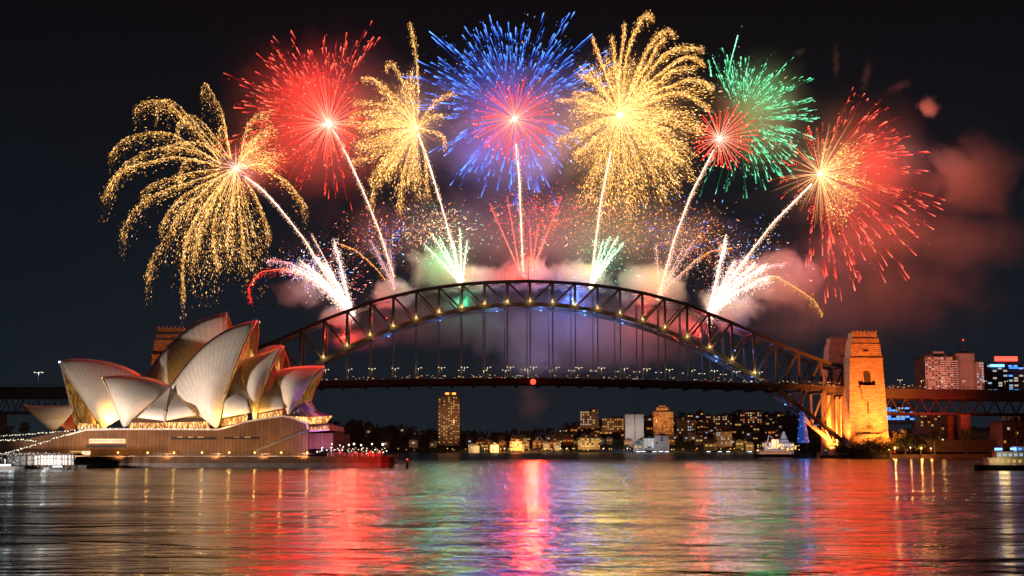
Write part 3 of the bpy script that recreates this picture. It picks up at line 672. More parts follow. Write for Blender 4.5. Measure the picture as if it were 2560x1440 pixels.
for k in range(18):
    q = cars[k % 3]; o = q if q not in seen else copy_tree(q); seen.add(q)
    a = -235 + k * 27 + rng.uniform(-8, 8); o.location = BP(a, rng.choice([-14, -10, 9, 13]), zdeck(a)); o.rotation_euler = (0, 0, BTH)
    o.name = "car"; tag(o, ["white", "dark", "red"][k % 3] + " car crossing the bridge deck with headlights on", "car", ["white", "dark", "red"][k % 3] + " cars crossing the bridge")
# ------------------------------------------------------------------ stone pylons
def pylon(a, t, label, full=True):
    r = empty("stone_pylon", BP(a, t, 0), label, "pylon", "stone pylons at the bridge ends")
    def ring(z, w_, d_): return [BP(a + i * w_ / 2, t + j * d_ / 2, z) for i, j in ((-1, -1), (1, -1), (1, 1), (-1, 1))]
    def frus(secs, name, mm):
        m = MB(); v = []; f = []
        for z, w_, d_ in secs: v += ring(z, w_, d_)
        for k in range(len(secs) - 1):
            for j in range(4): f.append((k * 4 + j, k * 4 + (j + 1) % 4, (k + 1) * 4 + (j + 1) % 4, (k + 1) * 4 + j))
        f.append((3, 2, 1, 0)); e_ = 4 * (len(secs) - 1); f.append((e_, e_ + 1, e_ + 2, e_ + 3)); return m.add(v, f).link(name, mm, r)
    frus([(-2, 32.5, 17), (20, 30.6, 16.4), (44, 28.6, 15.6), (76.6, 25.6, 14.6)], "shaft", GRANITE)
    frus([(76.6, 27, 15.8), (77.4, 27, 15.8)], "cornice", GRANITE)
    frus([(77.4, 24.8, 14.2), (88.5, 23.2, 13.4), (88.5, 22.2, 12.6), (92.5, 21.6, 12.2)], "attic", GRANITE)
    frus([(92.5, 19.8, 11), (97.5, 19.2, 10.6)], "crown", GRANITE)
    mg = MB()
    for k in range(7): mg.box(BP(a - 9 + k * 3, t - 5.3, 98.0), (1.2, .8, 1.0), BTH)
    mg.link("parapet", GRANITE, r)
    tf = t - 8.05
    dk = mat("pylon_opening", (.02, .018, .015), .9) if "pylon_opening" not in bpy.data.materials else bpy.data.materials["pylon_opening"]
    arch = [(-2.7, 0), (2.7, 0), (2.7, 7)] + [(2.7 * math.cos(q), 7 + 2.7 * math.sin(q)) for q in np.linspace(.3, 2.84, 7)] + [(-2.7, 7)]
    MB().extrude([BP(a + x, tf + .6, 56 + z) for x, z in arch], BT * -.9).link("arched_window", dk, r)
    sur = MB()
    for s_ in (-1, 1): sur.bar(BP(a + s_ * 3.2, tf - .1, 56), BP(a + s_ * 3.2, tf + .25, 63), .9, .9)
    pts_ = [BP(a + 3.2 * math.cos(q), tf + .3, 63 + 3.2 * math.sin(q)) for q in np.linspace(0, math.pi, 9)]
    sur.tube(pts_, .45, 6); sur.link("window_surround", GRANITE, r)
    bal = MB(); bal.box(BP(a, tf - .9, 54.9), (12.6, 3.6, 2.0), BTH)
    bal.extrude([BP(a + x, tf - 1.8, z) for x, z in ((-5.6, 53.9), (5.6, 53.9), (4.2, 45), (-4.2, 45))], BT * 2.2)
    bal.link("balcony", GRANITE, r)
    MB().box(BP(a, tf - .15, 38.5), (.9, .5, 9), BTH).link("slit", dk, r); MB().box(BP(a, tf + 1.2, 82.6), (4, 1.2, .7), BTH).link("slit", dk, r)
    led = MB().box(BP(a, tf - .6, 18), (19, 2.2, 1.5), BTH); led.link("ledge", GRANITE, r)
    return r
near_r = pylon(259.5, -29, "nearest orange floodlit granite pylon right of the arch")
far_r = pylon(259.5, 27, "orange lit granite pylon half hidden behind the nearest right pylon")
near_l = pylon(-272, -29, "granite pylon whose orange top shows above the dark rear sail")
#far_l = pylon(-272, 27, "granite pylon hidden behind the left pylon and the sails")
# lamps at the pylon foot
def flood(a, t, z, tgt, p, colr, label, spot=70, g=G_GOLD):
    o = empty("ground_floodlight", BP(a, t, z), label, "floodlight"); MB().box(BP(a, t, z + .5), (1.8, 1.2, 1.0), BTH).link("lamp_box", DARKSTEEL, o); MB().box(BP(a, t, z + 1.1), (1.5, .9, .2), BTH).link("lamp_glass", g, o)
    l = lamp("flood_beam", BP(a, t, z + 1.8), p, colr, .8, 'SPOT', tgt, spot, .8); l.parent = o; l.location = l.location - o.location
    return o
flood(256, -52, 5, BP(263, -37, 34), 2.6e5, (1, .27, .03), "bright amber floodlight at the left foot of the nearest pylon", 120)
flood(270, -52, 5, BP(263, -37, 34), 2.4e5, (1, .26, .03), "bright amber floodlight at the right foot of the nearest pylon", 120)
flood(262, -84, 4, BP(263, -37, 62), 1.7e6, (1, .19, .03), "red orange floodlight on the quay aimed at the nearest pylon", 84, G_RED)
flood(238, 4, 5, BP(256, 20, 60), 1.3e6, (1, .24, .035), "amber floodlight under the deck end lighting the rear pylon", 130)
flood(236, -48, 4, BP(250, 18, 74), 1.3e6, (1, .2, .03), "orange floodlight by the arch bearing aimed at the rear pylon", 46)
flood(-262, -60, 5, BP(-272, -37, 85), 4.5e5, (1, .22, .03), "orange floodlight below the left pylon behind the sails", 60)
# abutment between the right pylons, with tall slots
for s_, lab in ((1, "tall stone abutment with pale ribs between the right hand pylons"),):
    ab = empty("abutment", BP(s_ * 262, 0, 0), lab, "abutment")
    MB().box(BP(s_ * 263, 0, 24), (24, 38, 50), BTH).link("wall", GRANITE, ab)
    for t in (-17, -6, 6, 17): MB().box(BP(s_ * 249.5, t, 24), (3.2, 3.2, 46), BTH).link("buttress", GRANITE, ab)
    MB().box(BP(s_ * 248, -15, 5), (10, 9, 8), BTH, .8).link("bearing_block", CONC, ab); MB().box(BP(s_ * 248, 15, 5), (10, 9, 8), BTH, .8).link("bearing_block", CONC, ab)
# approach spans
def approach(s_, label, reach):
    r = empty("approach_viaduct", BP(s_ * 280, 0, 0), label, "viaduct")
    d = MB(); rl = MB(); tr = MB(); bc = MB(); A = np.arange(274, reach, 12.0)
    for a in A[:-1]:
        a0, a1 = s_ * a, s_ * (a + 12)
        d.bar(BP(a0, 0, zdeck(a0) - .6), BP(a1, 0, zdeck(a1) - .6), 42, 1.2)
        for t in (-20.5, 20.5):
            d.bar(BP(a0, t, zdeck(a0) - 4), BP(a1, t, zdeck(a1) - 4), .8, 7.5)
            rl.bar(BP(a0, t, zdeck(a0) + 1.6), BP(a1, t, zdeck(a1) + 1.6), .25); rl.bar(BP(a0, t, zdeck(a0)), BP(a0, t, zdeck(a0) + 1.6), .25)
        for t in (-14, 14):
            b0, b1 = zdeck(a0) - 19, zdeck(a1) - 19
            bc.bar(BP(a0, t, b0), BP(a1, t, b1), 1.4, 1.8)
            am = (a0 + a1) / 2; tr.bar(BP(a0, t, zdeck(a0) - 7), BP(am, t, b0), .6); tr.bar(BP(am, t, b0), BP(a1, t, zdeck(a1) - 7), .6)
    d.link("deck", DARKSTEEL, r); rl.link("railing", STEEL, r); tr.link("lattice", STEEL, r); bc.link("bottom_chord", DARKSTEEL, r)
    for a in (345, 408, 470):
        if a > reach: break
        for t in (-13, 13): MB().box(BP(s_ * a, t, 16), (9, 7, 36), BTH, .85).link("pier", GRANITE, r)
    return r
approach(1, "red tinted steel approach viaduct on granite piers right of the pylons", 500)
approach(-1, "dark steel approach viaduct at the left edge behind the sails", 560)
for k in range(11):
    a = 292 + k * 17; o = copy_tree(L2 if k % 2 else L1); o.location = BP(a, -19, zdeck(a)); o.scale = (.8, .8, .8)
    tag(o, "small street lamp on the approach viaduct right of the pylons", "street lamp", "street lamps on the right approach viaduct")
o = copy_tree(L1); o.location = BP(-372, -19, zdeck(-372)); o.scale = (1.25, 1.25, 1.25); tag(o, "single bright street lamp on the viaduct at the far left", "street lamp")
lamp("street_light", (0, -1, 9), 2500, (.85, .95, 1), .5).parent = o
lamp("red_event_light", BP(330, -60, 30), 1.2e5, (1, .06, .03), 3, "SPOT", BP(320, -20, 48), 110, .9)
bl = empty("lit_tree_sculpture", BP(222, 10, 8), "blue glowing light cone hanging behind the foot of the arch", "light sculpture")
m = MB(); m.tube([BP(222, 12, 12), BP(222, 12, 44)], 5, 8, .6); m.link("light_cone", glow("cone_blue", (.05, .2, 1), .22), bl)
m = MB()
for k in range(26):
    z = rng.uniform(13, 42); q = rng.uniform(0, 6.28); rr_ = lerp(5.3, .9, (z - 12) / 32); m.ball(BP(222 + math.cos(q) * rr_, 12 + math.sin(q) * rr_, z), .45, 6)
m.link("light_string", glow("cone_lights", (.15, .4, 1), 1.5), bl)
lamp("cone_light", (0, 0, 20), 1.2e4, (.1, .3, 1), 3).parent = bl

# coloured event lamps fixed inside the truss
for a, pw, cl, nm in ((-146, 1.0, (1, .06, .03), "red"), (-112, .6, (1, .06, .03), "red"), (-52, .5, (.05, 1, .45), "green"), (36, 1.0, (.05, .2, 1), "blue"), (96, 1.0, (1, .07, .03), "red"), (140, 1.5, (1, .05, .03), "red"), (168, .3, (.2, .2, 1), "blue")):
    z = (zu(a / 14 / PL) + zl(a / 14 / PL)) / 2; o = empty("event_lamp", BP(a, HT - 3, z), "small %s stage lamp hung inside the arch truss" % nm, "stage lamp", "%s stage lamps inside the arch truss" % nm)
    MB().box(BP(a, HT - 3, z), (1.0, 1.0, 1.4)).link("lamp_body", DARKSTEEL, o); MB().ball(BP(a, HT - 3.8, z), .45, 6).link("lamp_glass", {"red": G_RED, "green": glow("lamp_green", (.05, 1, .4), 4), "blue": G_BLUE}[nm], o)
    lamp("stage_beam", (0, 7, 0), 6.5e4 * pw, cl, 2).parent = o

r = empty("deck_traffic_lights", BP(0, -22, 60), "speckled line of tiny traffic and railing lights along the bridge deck", "lights"); r["kind"] = "stuff"
ms = [MB(), MB(), MB()]; G_SP = glow("speck_white", (1, .8, .55), 1.2)
for k in range(230):
    a = rng.uniform(-262, 330); t = rng.choice([-21.5, -14, 12]); q = int(rng.choice(3, p=[.6, .3, .1])); ms[q].box(BP(a, t, zdeck(a) + rng.uniform(.8, 3.2)), (rng.uniform(.3, 1.3), .3, .28), BTH)
for mm_, gm_ in zip(ms, (G_SP, G_GOLD, G_ORANGE)): mm_.link("light_specks", gm_, r, kind="stuff")
# ================================================================== sail-roofed concert building
def tilemat(name):
    """glazed tiles: pale lids between ribs that fan out from each foot, chevron rows across them"""
    m = mat(name, (.66, .6, .52), .42); n = m.node_tree; b = n.nodes["Principled BSDF"]; uv = n.nodes.new("ShaderNodeUVMap"); uv.uv_map = "UVMap"; sp_ = n.nodes.new("ShaderNodeSeparateXYZ"); n.links.new(uv.outputs[0], sp_.inputs[0])
    def mt(op, x, y=0.0):
        q = n.nodes.new("ShaderNodeMath"); q.operation = op
        for i, k in enumerate((x, y)):
            if isinstance(k, (int, float)): q.inputs[i].default_value = k
            else: n.links.new(k, q.inputs[i])
        return q.outputs[0]
    u = mt('MULTIPLY', sp_.outputs[0], 16); fu = mt('PINGPONG', u, .5); rib = mt('LESS_THAN', fu, .06)
    v = mt('ADD', mt('MULTIPLY', sp_.outputs[1], 24), mt('MULTIPLY', fu, 1.6)); row = mt('LESS_THAN', mt('PINGPONG', v, .5), .06)
    ln = mt('MAXIMUM', rib, mt('MULTIPLY', row, .6)); tc = n.nodes.new("ShaderNodeTexCoord"); nz = n.nodes.new("ShaderNodeTexNoise"); nz.inputs["Scale"].default_value = .12; nz.inputs["Detail"].default_value = 8; n.links.new(tc.outputs["Object"], nz.inputs[0])
    wn = n.nodes.new("ShaderNodeTexWhiteNoise"); cb = n.nodes.new("ShaderNodeCombineXYZ"); n.links.new(mt('FLOOR', u), cb.inputs[0]); n.links.new(mt('FLOOR', v), cb.inputs[1]); n.links.new(cb.outputs[0], wn.inputs[0])
    k = mt('SUBTRACT', mt('ADD', mt('MULTIPLY', nz.outputs[0], .3), mt('ADD', .78, mt('MULTIPLY', wn.outputs[0], .10))), mt('MULTIPLY', ln, .22))
    mx = n.nodes.new("ShaderNodeMix"); mx.data_type = 'RGBA'; mx.blend_type = 'MULTIPLY'; mx.inputs[0].default_value = 1; mx.inputs[6].default_value = (.68, .62, .53, 1); n.links.new(k, mx.inputs[7]); n.links.new(mx.outputs[2], b.inputs["Base Color"])
    bp = n.nodes.new("ShaderNodeBump"); bp.inputs["Distance"].default_value = .1; bp.invert = True; n.links.new(ln, bp.inputs["Height"]); n.links.new(bp.outputs[0], b.inputs["Normal"]); return m
TILE = tilemat("glazed_tiles"); TILEBACK = TILE
RIM = noisemat("rib_concrete", (.5, .43, .32), (.42, .36, .26), .5, .5)
PANEL = brickmat("podium_panels", (.085, .046, .024), (.07, .038, .02), (.033, .019, .011), 1.6, 30, .8, .06, offset=0, bump=.08)
PANEL.node_tree.nodes["Principled BSDF"].inputs["Specular IOR Level"].default_value = .08
YN, YB = 588.0, 640.0
op = empty("sail_roofed_hall", (-115, 600, 5), "pale sail roofed concert building on a brown podium at the water's edge", "concert hall")
def glassmat(name, c1, c2, s, sc):
    m = mat(name, (.05, .03, .02), .25); n = m.node_tree; b = n.nodes["Principled BSDF"]
    tc = n.nodes.new("ShaderNodeTexCoord"); mp = n.nodes.new("ShaderNodeMapping"); mp.inputs[3].default_value = sc
    nz = n.nodes.new("ShaderNodeTexNoise"); nz.inputs["Scale"].default_value = 1; nz.inputs["Detail"].default_value = 5
    rp = n.nodes.new("ShaderNodeValToRGB"); rp.color_ramp.elements[0].position = .42; rp.color_ramp.elements[1].position = .68
    rp.color_ramp.elements[0].color = (*c1, 1); rp.color_ramp.elements[1].color = (*c2, 1)
    n.links.new(tc.outputs["Object"], mp.inputs[0]); n.links.new(mp.outputs[0], nz.inputs[0]); n.links.new(nz.outputs[0], rp.inputs[0]); n.links.new(rp.outputs[0], b.inputs["Emission Color"])
    b.inputs["Emission Strength"].default_value = s; b.inputs["Specular IOR Level"].default_value = .08; m.cycles.emission_sampling = 'NONE'; return m
GLASS = glassmat("bronze_glass_lit", (.03, .012, .003), (.75, .33, .05), .8, (.9, .9, .12))
FOYER = glassmat("foyer_glass_lit", (.25, .06, .01), (1.0, .62, .2), 2.0, (1.2, .3, .5))
MULL = mat("bronze_mullion", (.12, .07, .03), .4, .6)
def add_uv(o, nu, nv):
    me = o.data; uv = me.uv_layers.new(name="UVMap")
    for l in me.loops:
        k = l.vertex_index; uv.data[l.index].uv = ((k % nu) / (nu - 1), (k // nu) / (nv - 1))
def sail(label, ridge, mouth, rear, yc, w, tile=TILE, nu=22, nv=22, yj=0.0, rim=True, glass=True, back=True, rimr=.75):
    nr = cr([W(px, py, yc) for px, py in ridge], nu)
    def edge(pts):
        P = cr([(px, py, 0) for px, py in pts], nv); v = np.linspace(0, 1, nv)
        return np.array([W(P[i][0], P[i][1], yc - w * (1 - (1 - v[i]) ** 1.9) ** .72) for i in range(nv)])
    M_, B_ = edge(mouth), edge(rear); M_[0] = nr[0]; B_[0] = nr[-1]; B_[-1] = M_[-1]
    G = []
    for j in range(nv):
        v = j / (nv - 1); row = []
        for i in range(nu):
            u = i / (nu - 1); p = (1 - u) * M_[j] + u * B_[j] + (1 - v) ** 1.3 * (nr[i] - ((1 - u) * nr[0] + u * nr[-1]))
            p = p + np.array([0, -w * .16 * math.sin(math.pi * u) * math.sin(math.pi * min(v * 1.0, 1)) , 0])
            row.append(p)
        G.append(row)
    mir = lambda p: np.array([p[0] + yj * (p[1] - yc) * -1, 2 * yc - p[1], p[2]])
    o = MB().grid(G).link("sail_shell", tile, op, True, label, solid=.9); add_uv(o, nu, nv)
    if back:
        H = [[mir(p) for p in row][::-1] for row in G]; add_uv(MB().grid(H).link("sail_shell", tile, op, True, solid=.9), nu, nv)
    if rim:
        MB().tube([p for p in M_], rimr, 6).link("rib_edge", RIM, o if False else op, True)
        if back: MB().tube([mir(p) for p in M_], rimr, 6).link("rib_edge", RIM, op, True)
    if glass:
        k0 = .10; G2 = []
        for j in range(nv - 1):
            v = j / (nv - 1); a = (1 - k0) * M_[j] + k0 * B_[j]; c_ = mir(a)
            G2.append([a + (c_ - a) * q for q in np.linspace(0.02, .98, 7)])
        MB().grid(G2).link("glass_wall", GLASS, op)
    return M_, B_, mir
def ruled(A, B, n=14, bulge=0.0):
    a, b = cr(A, n), cr(B, n); G = []
    for j in range(n):
        G.append([lerp(a[j], b[j], u) + np.array([0, -bulge * math.sin(math.pi * u), 0]) for u in np.linspace(0, 1, 10)])
    return MB().grid(G)
WW = lambda px, py, Y: np.array(W(px, py, Y))
# rear hall (farther)
YR = 660.0
sail("tallest sail standing unlit and dark behind the front sails", [(563, 783), (540, 788), (502, 802), (462, 828), (422, 865), (388, 905), (352, 960)], [(563, 783), (562, 840), (556, 900), (545, 960), (530, 1040), (520, 1070)], [(352, 960), (400, 1000), (470, 1050), (520, 1070)], YR, 26, TILEBACK, yj=0)
sail("rear sail lit red along its ridge between the second and third peaks", [(700, 864), (672, 868), (640, 884), (605, 905)], [(700, 864), (702, 900), (690, 960), (670, 1040)], [(605, 905), (620, 960), (645, 1020), (670, 1040)], YR, 22, TILEBACK, glass=False)
sail("low rear sail facing left with a red glow beneath, at far left", [(52, 1012), (80, 1016), (120, 1017), (160, 1015), (192, 1013)], [(52, 1012), (75, 1030), (105, 1056), (133, 1080)], [(192, 1013), (178, 1035), (155, 1062), (133, 1080)], 640, 12, TILEBACK, glass=False, rimr=.4)
# left facing back sail
M1, B1, mir1 = sail("left facing rear sail with amber light climbing from its foot", [(148, 904), (180, 899), (225, 900), (275, 908), (315, 920), (350, 938)], [(148, 904), (180, 955), (215, 1005), (240, 1042), (260, 1069)], [(350, 938), (335, 990), (305, 1040), (260, 1069)], 628, 24, glass=False)
Gw = []
for j, v in enumerate(np.linspace(0, 1, 20)):
    a = WW(lerp(153, 190, v), lerp(912, 1063, v), 636); i = int(v * 21); b = M1[min(i, 21)] + np.array([.6, 1.2, 0]); Gw.append([lerp(a, b, q) for q in np.linspace(0, 1, 8)])
MB().grid(Gw).link("glass_wall", GLASS, op)
m = MB()
for q in np.linspace(0, 1, 8): m.tube([Gw[j][0] + (Gw[j][-1] - Gw[j][0]) * q + np.array([0, -.4, 0]) for j in range(20)], .14, 4)
m.link("mullions", MULL, op); MB().tube([Gw[j][0] for j in range(20)], .5, 6).link("rib_edge", RIM, op)
# front hall
M2, B2, _ = sail("smaller left facing front sail, pale grey green", [(255, 945), (285, 941), (325, 941), (365, 945), (400, 955), (426, 968)], [(255, 945), (268, 968), (284, 1005), (297, 1035), (313, 1068)], [(426, 968), (395, 996), (352, 1030), (313, 1068)], YN, 23)
M3, B3, _ = sail("largest pale sail at the front, peak pointing right", [(640, 802), (600, 812), (555, 833), (508, 868), (465, 915), (426, 968)], [(640, 802), (615, 848), (590, 905), (566, 968), (553, 1020), (540, 1070)], [(426, 968), (465, 1004), (503, 1040), (540, 1070)], YN, 27)
M4, B4, _ = sail("second front sail, peak pointing right", [(707, 867), (682, 877), (655, 886), (625, 896), (590, 912)], [(707, 867), (690, 890), (672, 925), (655, 965), (644, 1010), (636, 1054)], [(590, 912), (612, 943), (625, 1000), (636, 1054)], YN, 22)
M5, B5, _ = sail("third and lowest front sail, peak pointing right toward the harbour", [(808, 917), (775, 917), (740, 919), (705, 925), (668, 935)], [(808, 917), (788, 937), (765, 965), (745, 998), (730, 1022), (720, 1036)], [(668, 935), (700, 962), (710, 1000), (720, 1036)], YN, 18)
# side shells between the sails
yf = YN - 25
ruled([WW(426, 969, YN - 9), WW(398, 995, YN - 15), WW(365, 1025, yf - 1), WW(344, 1044, yf - 2)], [WW(426, 969, YN - 9), WW(418, 1005, YN - 19), WW(414, 1030, yf - 2), WW(411, 1052, yf - 4)]).link("side_shell", TILE, op, True, "left half of the pale side shell between the two front sails", solid=.6)
ruled([WW(426, 969, YN - 9), WW(418, 1005, YN - 19), WW(414, 1030, yf - 2), WW(411, 1052, yf - 4)], [WW(427, 969, YN - 9), WW(452, 998, YN - 15), WW(475, 1018, yf - 1), WW(492, 1038, yf - 2)]).link("side_shell", TILE, op, True, "right half of the pale side shell beside the largest sail", solid=.6)
MB().tube([WW(426, 969, YN - 10), WW(418, 1005, YN - 20), WW(414, 1030, yf - 3), WW(411, 1056, yf - 5)], .35, 5).link("rib_edge", RIM, op)
ruled([WW(600, 905, YN - 6), WW(580, 950, YN - 15), WW(563, 1000, yf), WW(556, 1044, yf - 2)], [WW(612, 943, YN - 6), WW(617, 975, YN - 14), WW(622, 1005, yf), WW(626, 1032, yf - 2)]).link("side_shell", TILE, op, True, "pale side shell between the largest and second sails", solid=.5)
ruled([WW(688, 905, YN - 5), WW(668, 950, YN - 12), WW(654, 990, YN - 18), WW(645, 1032, YN - 21)], [WW(700, 962, YN - 5), WW(704, 980, YN - 11), WW(708, 1000, YN - 16), WW(712, 1020, YN - 20)]).link("side_shell", TILE, op, True, "pale side shell between the second and third sails", solid=.5)
# lit foyer glazing under the side shells
def strip(A, B, mm=FOYER, nm="foyer_window", mul=9):
    f = MB().add([A[0], A[1], B[1], B[0]], [(0, 1, 2, 3)]).link(nm, mm, op)
    m = MB()
    for q in np.linspace(0, 1, mul): m.bar(lerp(A[0], A[1], q) + V3(0, -.3, 0), lerp(B[0], B[1], q) + V3(0, -.3, 0), .22)
    m.link("mullions", MULL, op)
yw = YN - 22
strip((WW(325, 1056, yw), WW(411, 1056, yw)), (WW(322, 1076, yw), WW(411, 1076, yw)))
strip((WW(413, 1055, yw), WW(518, 1052, yw)), (WW(413, 1076, yw), WW(530, 1076, yw)))
strip((WW(560, 1048, yw), WW(620, 1038, yw)), (WW(553, 1066, yw), WW(620, 1052, yw)))
strip((WW(648, 1035, yw + 3), WW(710, 1025, yw + 3)), (WW(643, 1048, yw + 3), WW(705, 1040, yw + 3)))
strip((WW(196, 1058, 606), WW(255, 1060, 606)), (WW(192, 1072, 606), WW(262, 1072, 606)))
# dark brown heads over the glazing
for A in (((325, 1047), (411, 1047), yw - 1), ((413, 1046), (518, 1044), yw - 1)):
    a, b, y_ = A; MB().add([WW(a[0], a[1], y_), WW(b[0], b[1], y_), WW(b[0], b[1] + 10, y_), WW(a[0], a[1] + 10, y_)], [(0, 1, 2, 3)]).link("fascia", PANEL, op, solid=.5)
# right mouth glass with its flared skirt
Gm = []
for j, v in enumerate(np.linspace(0, 1, 16)):
    a = M5[min(int(v * 21), 21)] + np.array([.5, .8, 0]); b = WW(lerp(800, 775, v), lerp(932, 1010, v), YN + 12); Gm.append([lerp(a, b, q) for q in np.linspace(0, 1, 9)])
MB().grid(Gm).link("glass_wall", GLASS, op)
MB().tube([Gm[j][-1] for j in range(16)], .35, 5).link("rib_edge", RIM, op)
m = MB()
for q in np.linspace(.05, .95, 12): m.tube([lerp(Gm[j][0], Gm[j][-1], q) + V3(0, -.4, 0) for j in range(16)], .1, 4)
m.link("mullions", MULL, op)
sk = []
top_ = [(728, 1026, YN - 17), (748, 1012, YN - 14), (765, 1002, YN - 8), (778, 1002, YN + 2)]; low_ = [(722, 1040, YN - 22), (762, 1042, YN - 24), (800, 1042, YN - 20), (832, 1040, YN - 4)]
a_ = cr([WW(*p) for p in top_], 12); b_ = cr([WW(*p) for p in low_], 12)
for i in range(12):
    mid = lerp(a_[i], b_[i], .5) - V3(1.6 * i / 11, -1, 1.2 * i / 11 + .4); sk.append(cr([a_[i], mid, b_[i]], 7))
SKM = noisemat("skirt_glass", (.28, .24, .3), (.4, .34, .42), .6, .2)
MB().grid(sk).link("glass_skirt", SKM, op, True, "flared glass skirt lit purple below the third sail")
m = MB()
for i in range(12): m.tube([p + V3(0, -.15, .1) for p in sk[i]], .1, 4)
m.link("mullions", RIM, op)
lw = []
for i, p in enumerate(b_): lw.append([p, p + V3(-1.8, .8, -1.2 - .6), p + V3(-3.0, 1.4, -3.0)])
MB().grid(lw).link("glass_wall", FOYER, op)
# ------------------------------------------------------------------ podium
YP = 560.0
topl = [(168, 1089), (215, 1076), (300, 1074), (420, 1074), (545, 1075), (575, 1068), (605, 1058), (650, 1049), (708, 1041), (735, 1047), (768, 1060), (770, 1074)]
poly = [WW(x, y, YP) for x, y in topl] + [WW(770, 1141, YP), WW(0, 1141, YP), WW(0, 1136, YP)]
poly[-3] = WW(770, 1141, YP)
MB().extrude(poly, (0, 120, 0)).link("podium", PANEL, op)
cap = MB()
for a, b in zip(topl[:-1], topl[1:]): cap.bar(WW(a[0], a[1], YP) + V3(0, -.2, .2), WW(b[0], b[1], YP) + V3(0, -.2, .2), 1.2, .7)
cap.link("parapet", CONC, op)
MB().extrude([WW(770, 1083, YP + 2), WW(832, 1083, YP + 2), WW(832, 1122, YP + 2), WW(770, 1122, YP + 2)], (0, 60, 0)).link("podium_wing", PANEL, op, label="low end block of the podium lit purple")
MB().extrude([WW(764, 1066, YP + 3), WW(822, 1063, YP + 3), WW(824, 1076, YP + 3), WW(768, 1081, YP + 3)], (0, 50, 0)).link("terrace", CONC, op)
strip((WW(768, 1068, YP + 2.5), WW(822, 1066, YP + 2.5)), (WW(770, 1075, YP + 2.5), WW(823, 1073, YP + 2.5)), FOYER, "terrace_window", 8)
strip((WW(740, 1047, YN - 18), WW(815, 1049, YN - 12)), (WW(745, 1056, YN - 18), WW(812, 1059, YN - 12)), FOYER, "terrace_window", 9)
def win(x0, y0, x1, y1, mm, nm="window", fr=True):
    MB().add([WW(x0, y0, YP - .15), WW(x1, y0, YP - .15), WW(x1, y1, YP - .15), WW(x0, y1, YP - .15)], [(3, 2, 1, 0)]).link(nm, mm, op)
    if fr:
        m = MB(); m.bar(WW(x0, y0, YP - .3), WW(x1, y0, YP - .3), .3); m.bar(WW(x0, y1, YP - .3), WW(x1, y1, YP - .3), .3)
        for q in np.linspace(0, 1, max(3, int((x1 - x0) / 12))): m.bar(WW(lerp(x0, x1, q), y0, YP - .3), WW(lerp(x0, x1, q), y1, YP - .3), .14)
        m.link("window_frame", MULL, op)
WINM = glassmat("window_lit", (.6, .28, .06), (1, .58, .2), .8, (.6, .6, .6)); DARKW = mat("window_dark", (.01, .009, .008), .6, spec=.1)
win(223, 1098, 314, 1107, WINM); win(215, 1112, 316, 1119, DARKW, "window", False)
win(428, 1093, 540, 1099, DARKW, "slot_window", False); win(560, 1092, 650, 1098, DARKW, "slot_window", False)
for x in (443, 470, 493, 585, 612): win(x, 1091.5, x + rng.uniform(10, 17), 1094.5, WINM, "slot_light", False)
win(203, 1127, 226, 1138, glassmat("entry_lit", (.8, .7, .5), (1, .9, .7), 1.0, (.5, .5, .5)), "doorway"); win(175, 1127, 202, 1131, WINM, "window", False)
# diagonal crease of the podium
MB().bar(WW(640, 1127, YP - .3), WW(768, 1075, YP - .3), .5, .8).link("expansion_joint", DARKSTEEL, op)
MB().bar(WW(150, 1141.5, YP - 4), WW(770, 1141.5, YP - 4), 1.0, .6).link("kerb", CONC, op)
# monumental steps and ramp on the left with strings of lights
st = MB()
for i in range(26):
    q = i / 26; z0 = lerp(W(215, 1076, YP).z, W(0, 1134, YP).z, q); x0 = lerp(W(215, 0, YP).x, W(-60, 0, YP).x, q); x1 = lerp(W(215, 0, YP).x, W(-60, 0, YP).x, (i + 1) / 26)
    st.box(((x0 + x1) / 2, YP + 40, z0 - 6), (abs(x1 - x0) + .02, 76, 12))
st.link("steps", PANEL, op)
def light_string(px, n, label, col=G_STREET, Y=YP - .8, sz=.22, jit=2.0):
    r = empty("festoon_lights", W(px[0][0], px[0][1], Y), label, "string lights"); P = cr([WW(x, y, Y) for x, y in px], n)
    MB().tube([p for p in P[::3]], .08, 4).link("cable", DARKSTEEL, r); m = MB()
    for p in P: m.ball(p + rng.normal(0, .1 * jit, 3) * V3(1, .2, .7), sz * rng.uniform(.5, 1.4), 6)
    m.link("bulbs", col, r, kind="stuff"); return r
light_string([(215, 1073), (150, 1092), (95, 1110), (40, 1126), (0, 1136)], 70, "bright string of lights running down the steps left of the podium")
light_string([(215, 1071), (320, 1071.5), (420, 1072), (525, 1073)], 90, "row of tiny lights along the podium top under the sails", sz=.18)
light_string([(215, 1068), (160, 1078), (100, 1083), (0, 1090)], 50, "upper string of lights behind the steps at far left", sz=.2)
light_string([(0, 1101), (50, 1099), (90, 1103)], 30, "short curved string of lights above the wharf at far left", sz=.2)
